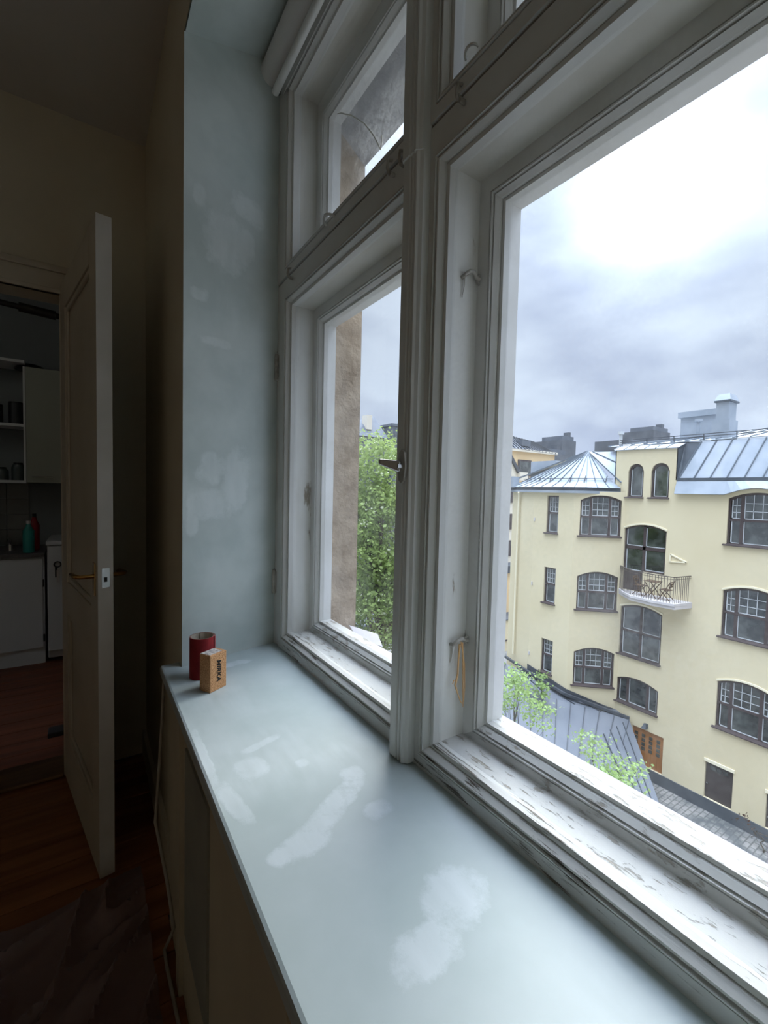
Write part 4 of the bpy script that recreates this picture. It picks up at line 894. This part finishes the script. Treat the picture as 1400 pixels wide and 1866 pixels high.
MB().box(26.5, 30.6, 24.0, 25.4, GZ, CZ-10.2).build('wall', 'yellow', tr_); MB().box(26.4, 30.8, 23.9, 25.4, CZ-10.2, CZ-10.1).build('ledge', 'roofdark', tr_)
MB().box(26.4, 30.7, 23.93, 24.0, CZ-11.9, CZ-11.8).build('band', 'brown', tr_)
for i, (x, wd, y, z0, z1, lb) in enumerate(((40.0, 4.0, 30, -2, 5.0, 'dark distant roofs right of the grey mansard'), (45.8, 2.6, 32, -2, 7.0, 'dark chimney block on the distant roofs'), (40.5, 15, 38, -2, 6.4, 'pale distant roof with vents behind the pyramid roof'), (58.3, 4.2, 28, 0, 8.9, 'dark slatted tower block on the skyline above the dormer'))):
    o = empty('distant_building', (x, y, GZ), lb, 'building'); MB().box(x, x+wd, y, y+4, GZ, CZ+z1-.6).build('wall', 'farwall', o); MB().box(x+.2, x+wd-.2, y+.2, y+3, CZ+z1-.6, CZ+z1-.1).build('roof', 'farroof', o); MB().box(x+wd*.6, x+wd*.75, y+.3, y+1, CZ+z1-.1, CZ+z1+.4).build('chimney', 'farwall', o)
o = empty('distant_house', (24.6, 40, GZ), 'distant dark roof and chimney above the tree, in the left light', 'building')
MB().box(22.6, 26.6, 40, 46, GZ, CZ+5.6).build('wall', 'farwall', o)
MB().hexa([(22.4, 39.9, CZ+5.6), (26.8, 39.9, CZ+5.6), (26.8, 46, CZ+5.6), (22.4, 46, CZ+5.6)], [(23.4, 42, CZ+7.2), (26.2, 42, CZ+8.1), (26.2, 44, CZ+8.1), (23.4, 44, CZ+7.2)]).build('roof', 'farroof', o)
MB().box(24.35, 25.0, 40.4, 41.4, CZ+6.4, CZ+7.9).build('chimney', 'pale', o)
o = empty('distant_house', (28, 40, GZ), 'distant dark flat topped house beside the window post', 'building')
MB().box(27.3, 33, 40, 46, GZ, CZ+7.0).build('wall', 'farroof', o); MB().box(27.2, 33, 39.9, 46, CZ+7.0, CZ+7.25).build('roof', 'farroof', o); wn = MB().box(27.6, 28.4, 39.93, 40, CZ+5.4, CZ+6.3).build('window', 'farwall', o)
o = empty('distant_house', (20, 48, GZ), 'grey house front filling the gap behind the big tree', 'building')
MB().box(12, 30, 48, 54, GZ, CZ+3.5).build('wall', 'farwall', o); MB().box(11.5, 30.5, 47.6, 54, CZ+3.5, CZ+4.2).build('roof', 'farroof', o)
o = empty('shed', (12, 26, GZ), 'low dark roofed shed behind the foot of the tree', 'building')
MB().box(10, 19, 28, 34, GZ, GZ+2.6).build('wall', 'farwall', o); MB().box(9.7, 19.3, 27.7, 34.3, GZ+2.6, GZ+2.8).build('roof', 'roofgrey', o)

# ------------------------------------------------------------------ trees
def leafcloud(name, mat, parent, pts, size, seed):
    random.seed(seed); mb = MB()
    for p in pts:
        a = random.random()*6.283; b = random.uniform(-1, 1); s = size*random.uniform(.6, 1.25)
        d = Vector((math.cos(a)*math.sqrt(1-b*b), math.sin(a)*math.sqrt(1-b*b), b*.6)).normalized(); e = d.orthogonal().normalized()
        e = (Matrix.Rotation(random.random()*6.28, 3, d) @ e)*s*.35; d = d*s*.5
        mb.v += [tuple(p-d), tuple(p+e), tuple(p+d), tuple(p-e)]; k = len(mb.v)-4; mb.f.append((k, k+1, k+2, k+3))
    o = mb.build(name, mat, parent, fix=False); o['kind'] = 'stuff'; return o
def tree(name, base, crown, label, cat, size, dens, mat='leaf', seed=1, branches=14, tr=.16, clump=.55, blossom=0, group=None):
    """crown: list of ellipsoids (cx,cy,cz,rx,ry,rz)"""
    t = empty(name, base, label, cat, group); random.seed(seed)
    top = max(crown, key=lambda c: c[2]); tz = top[2]; b0 = Vector(base); tp = Vector((top[0], top[1], tz))
    path = [b0.lerp(tp, k/6) + Vector((random.uniform(-1, 1), random.uniform(-1, 1), 0))*.12*(0 if k == 0 else 1) for k in range(7)]
    MB().tube(path, [tr*(1-.13*k) for k in range(7)], 8).build('trunk', 'bark', t, smooth=True)
    bm_ = MB(); cl = []
    for c_ in crown:
        vol = c_[3]*c_[4]*c_[5]; n = max(4, int(dens[0]*vol))
        for _ in range(n):
            while 1:
                q = Vector((random.uniform(-1, 1), random.uniform(-1, 1), random.uniform(-1, 1)))
                if .25 < q.length < 1: break
            p = Vector((c_[0]+q.x*c_[3], c_[1]+q.y*c_[4], c_[2]+q.z*c_[5])); cl.append(p)
    for p in random.sample(cl, min(branches, len(cl))):
        k = min(5, max(1, int(6*(p.z-b0.z)/(tz-b0.z+.01))-1)); s0 = path[k]; md = s0.lerp(p, .5)+Vector((0, 0, -.15))
        bm_.tube([s0, md, p], [tr*.3, tr*.18, tr*.05], 5)
    bm_.build('branches', 'bark', t, smooth=True)
    lp = []
    for p in cl:
        for _ in range(dens[1]):
            g = Vector((random.gauss(0, 1), random.gauss(0, 1), random.gauss(0, .55)))*clump*.5; lp.append(p+g)
    leafcloud('foliage', mat, t, lp, size, seed+9)
    if blossom: leafcloud('blossom', 'blossom', t, [p+Vector((random.gauss(0, .15), random.gauss(0, .15), random.gauss(.1, .08))) for p in random.sample(cl, int(len(cl)*blossom)) for _ in range(9)], size*.8, seed+5)
    return t
tree('broadleaf_tree', (9.9, 14.2, GZ), [(9.0, 14.2, CZ+.4, 1.5, 1.7, 1.7), (9.7, 14.2, CZ-1.8, 2.3, 2.2, 1.9), (9.7, 14.6, CZ-4.2, 2.4, 2.4, 1.7), (8.8, 15.0, CZ-5.8, 1.8, 1.8, .8), (8.2, 14.4, CZ-.3, 1.0, 1.0, 1.4)],
     'tall leafy green tree with cream blossom seen through the left light', 'tree', .15, (11, 95), seed=3, branches=40, tr=.2, clump=.75, blossom=.5)
tree('sapling', (10.6, 8.6, GZ), [(10.1, 8.2, CZ-5.45, .55, .55, .6), (9.75, 8.6, CZ-5.9, .4, .4, .5), (10.75, 7.9, CZ-6.3, .5, .5, .35)],
     'sparse pale green treetop in front of the grey roof, beside the window stile', 'tree', .10, (150, 26), 'leaf2', 12, 14, .05, .3)
tree('sapling', (11.4, 6.4, GZ), [(11.1, 6.45, CZ-6.6, .45, .45, .3), (11.3, 5.75, CZ-6.95, .55, .5, .3), (10.9, 6.0, CZ-7.2, .5, .5, .4)],
     'sparse pale green treetop in front of the grey roof, just above the window ledge', 'tree', .10, (170, 24), 'leaf2', 22, 12, .05, .3)
tree('sapling', (17.9, 13.0, CZ-9.7), [(17.85, 12.85, CZ-8.7, .35, .4, .5), (17.7, 13.0, CZ-9.2, .5, .5, .35)], 'small green shoot growing at the wall by the narrow window', 'tree', .16, (110, 14), 'leaf2', 32, 8, .03, .25)
tree('barberry_bush', (20.3, 5.2, GZ), [(20.3, 5.45, CZ-12.0, .35, .6, .45), (20.3, 4.6, CZ-12.1, .4, .6, .5)], 'small reddish bush at the foot of the yellow wall', 'bush', .09, (60, 10), 'berry', 42, 12, .03, .2)
for i, (x, y, s) in enumerate(((14.0, 20.0, 1.6), (10.6, 19.4, 1.3), (13.6, 24.4, 1.7))):
    tree('courtyard_shrub', (x, y, GZ), [(x, y, GZ+s, s, s, s)], ('round green shrub right of the tree foot', 'smaller round green shrub behind the tree', 'large round green shrub before the shed')[i], 'bush', .16, (10, 50), 'leaf', 50+i, 10, .06, .5)
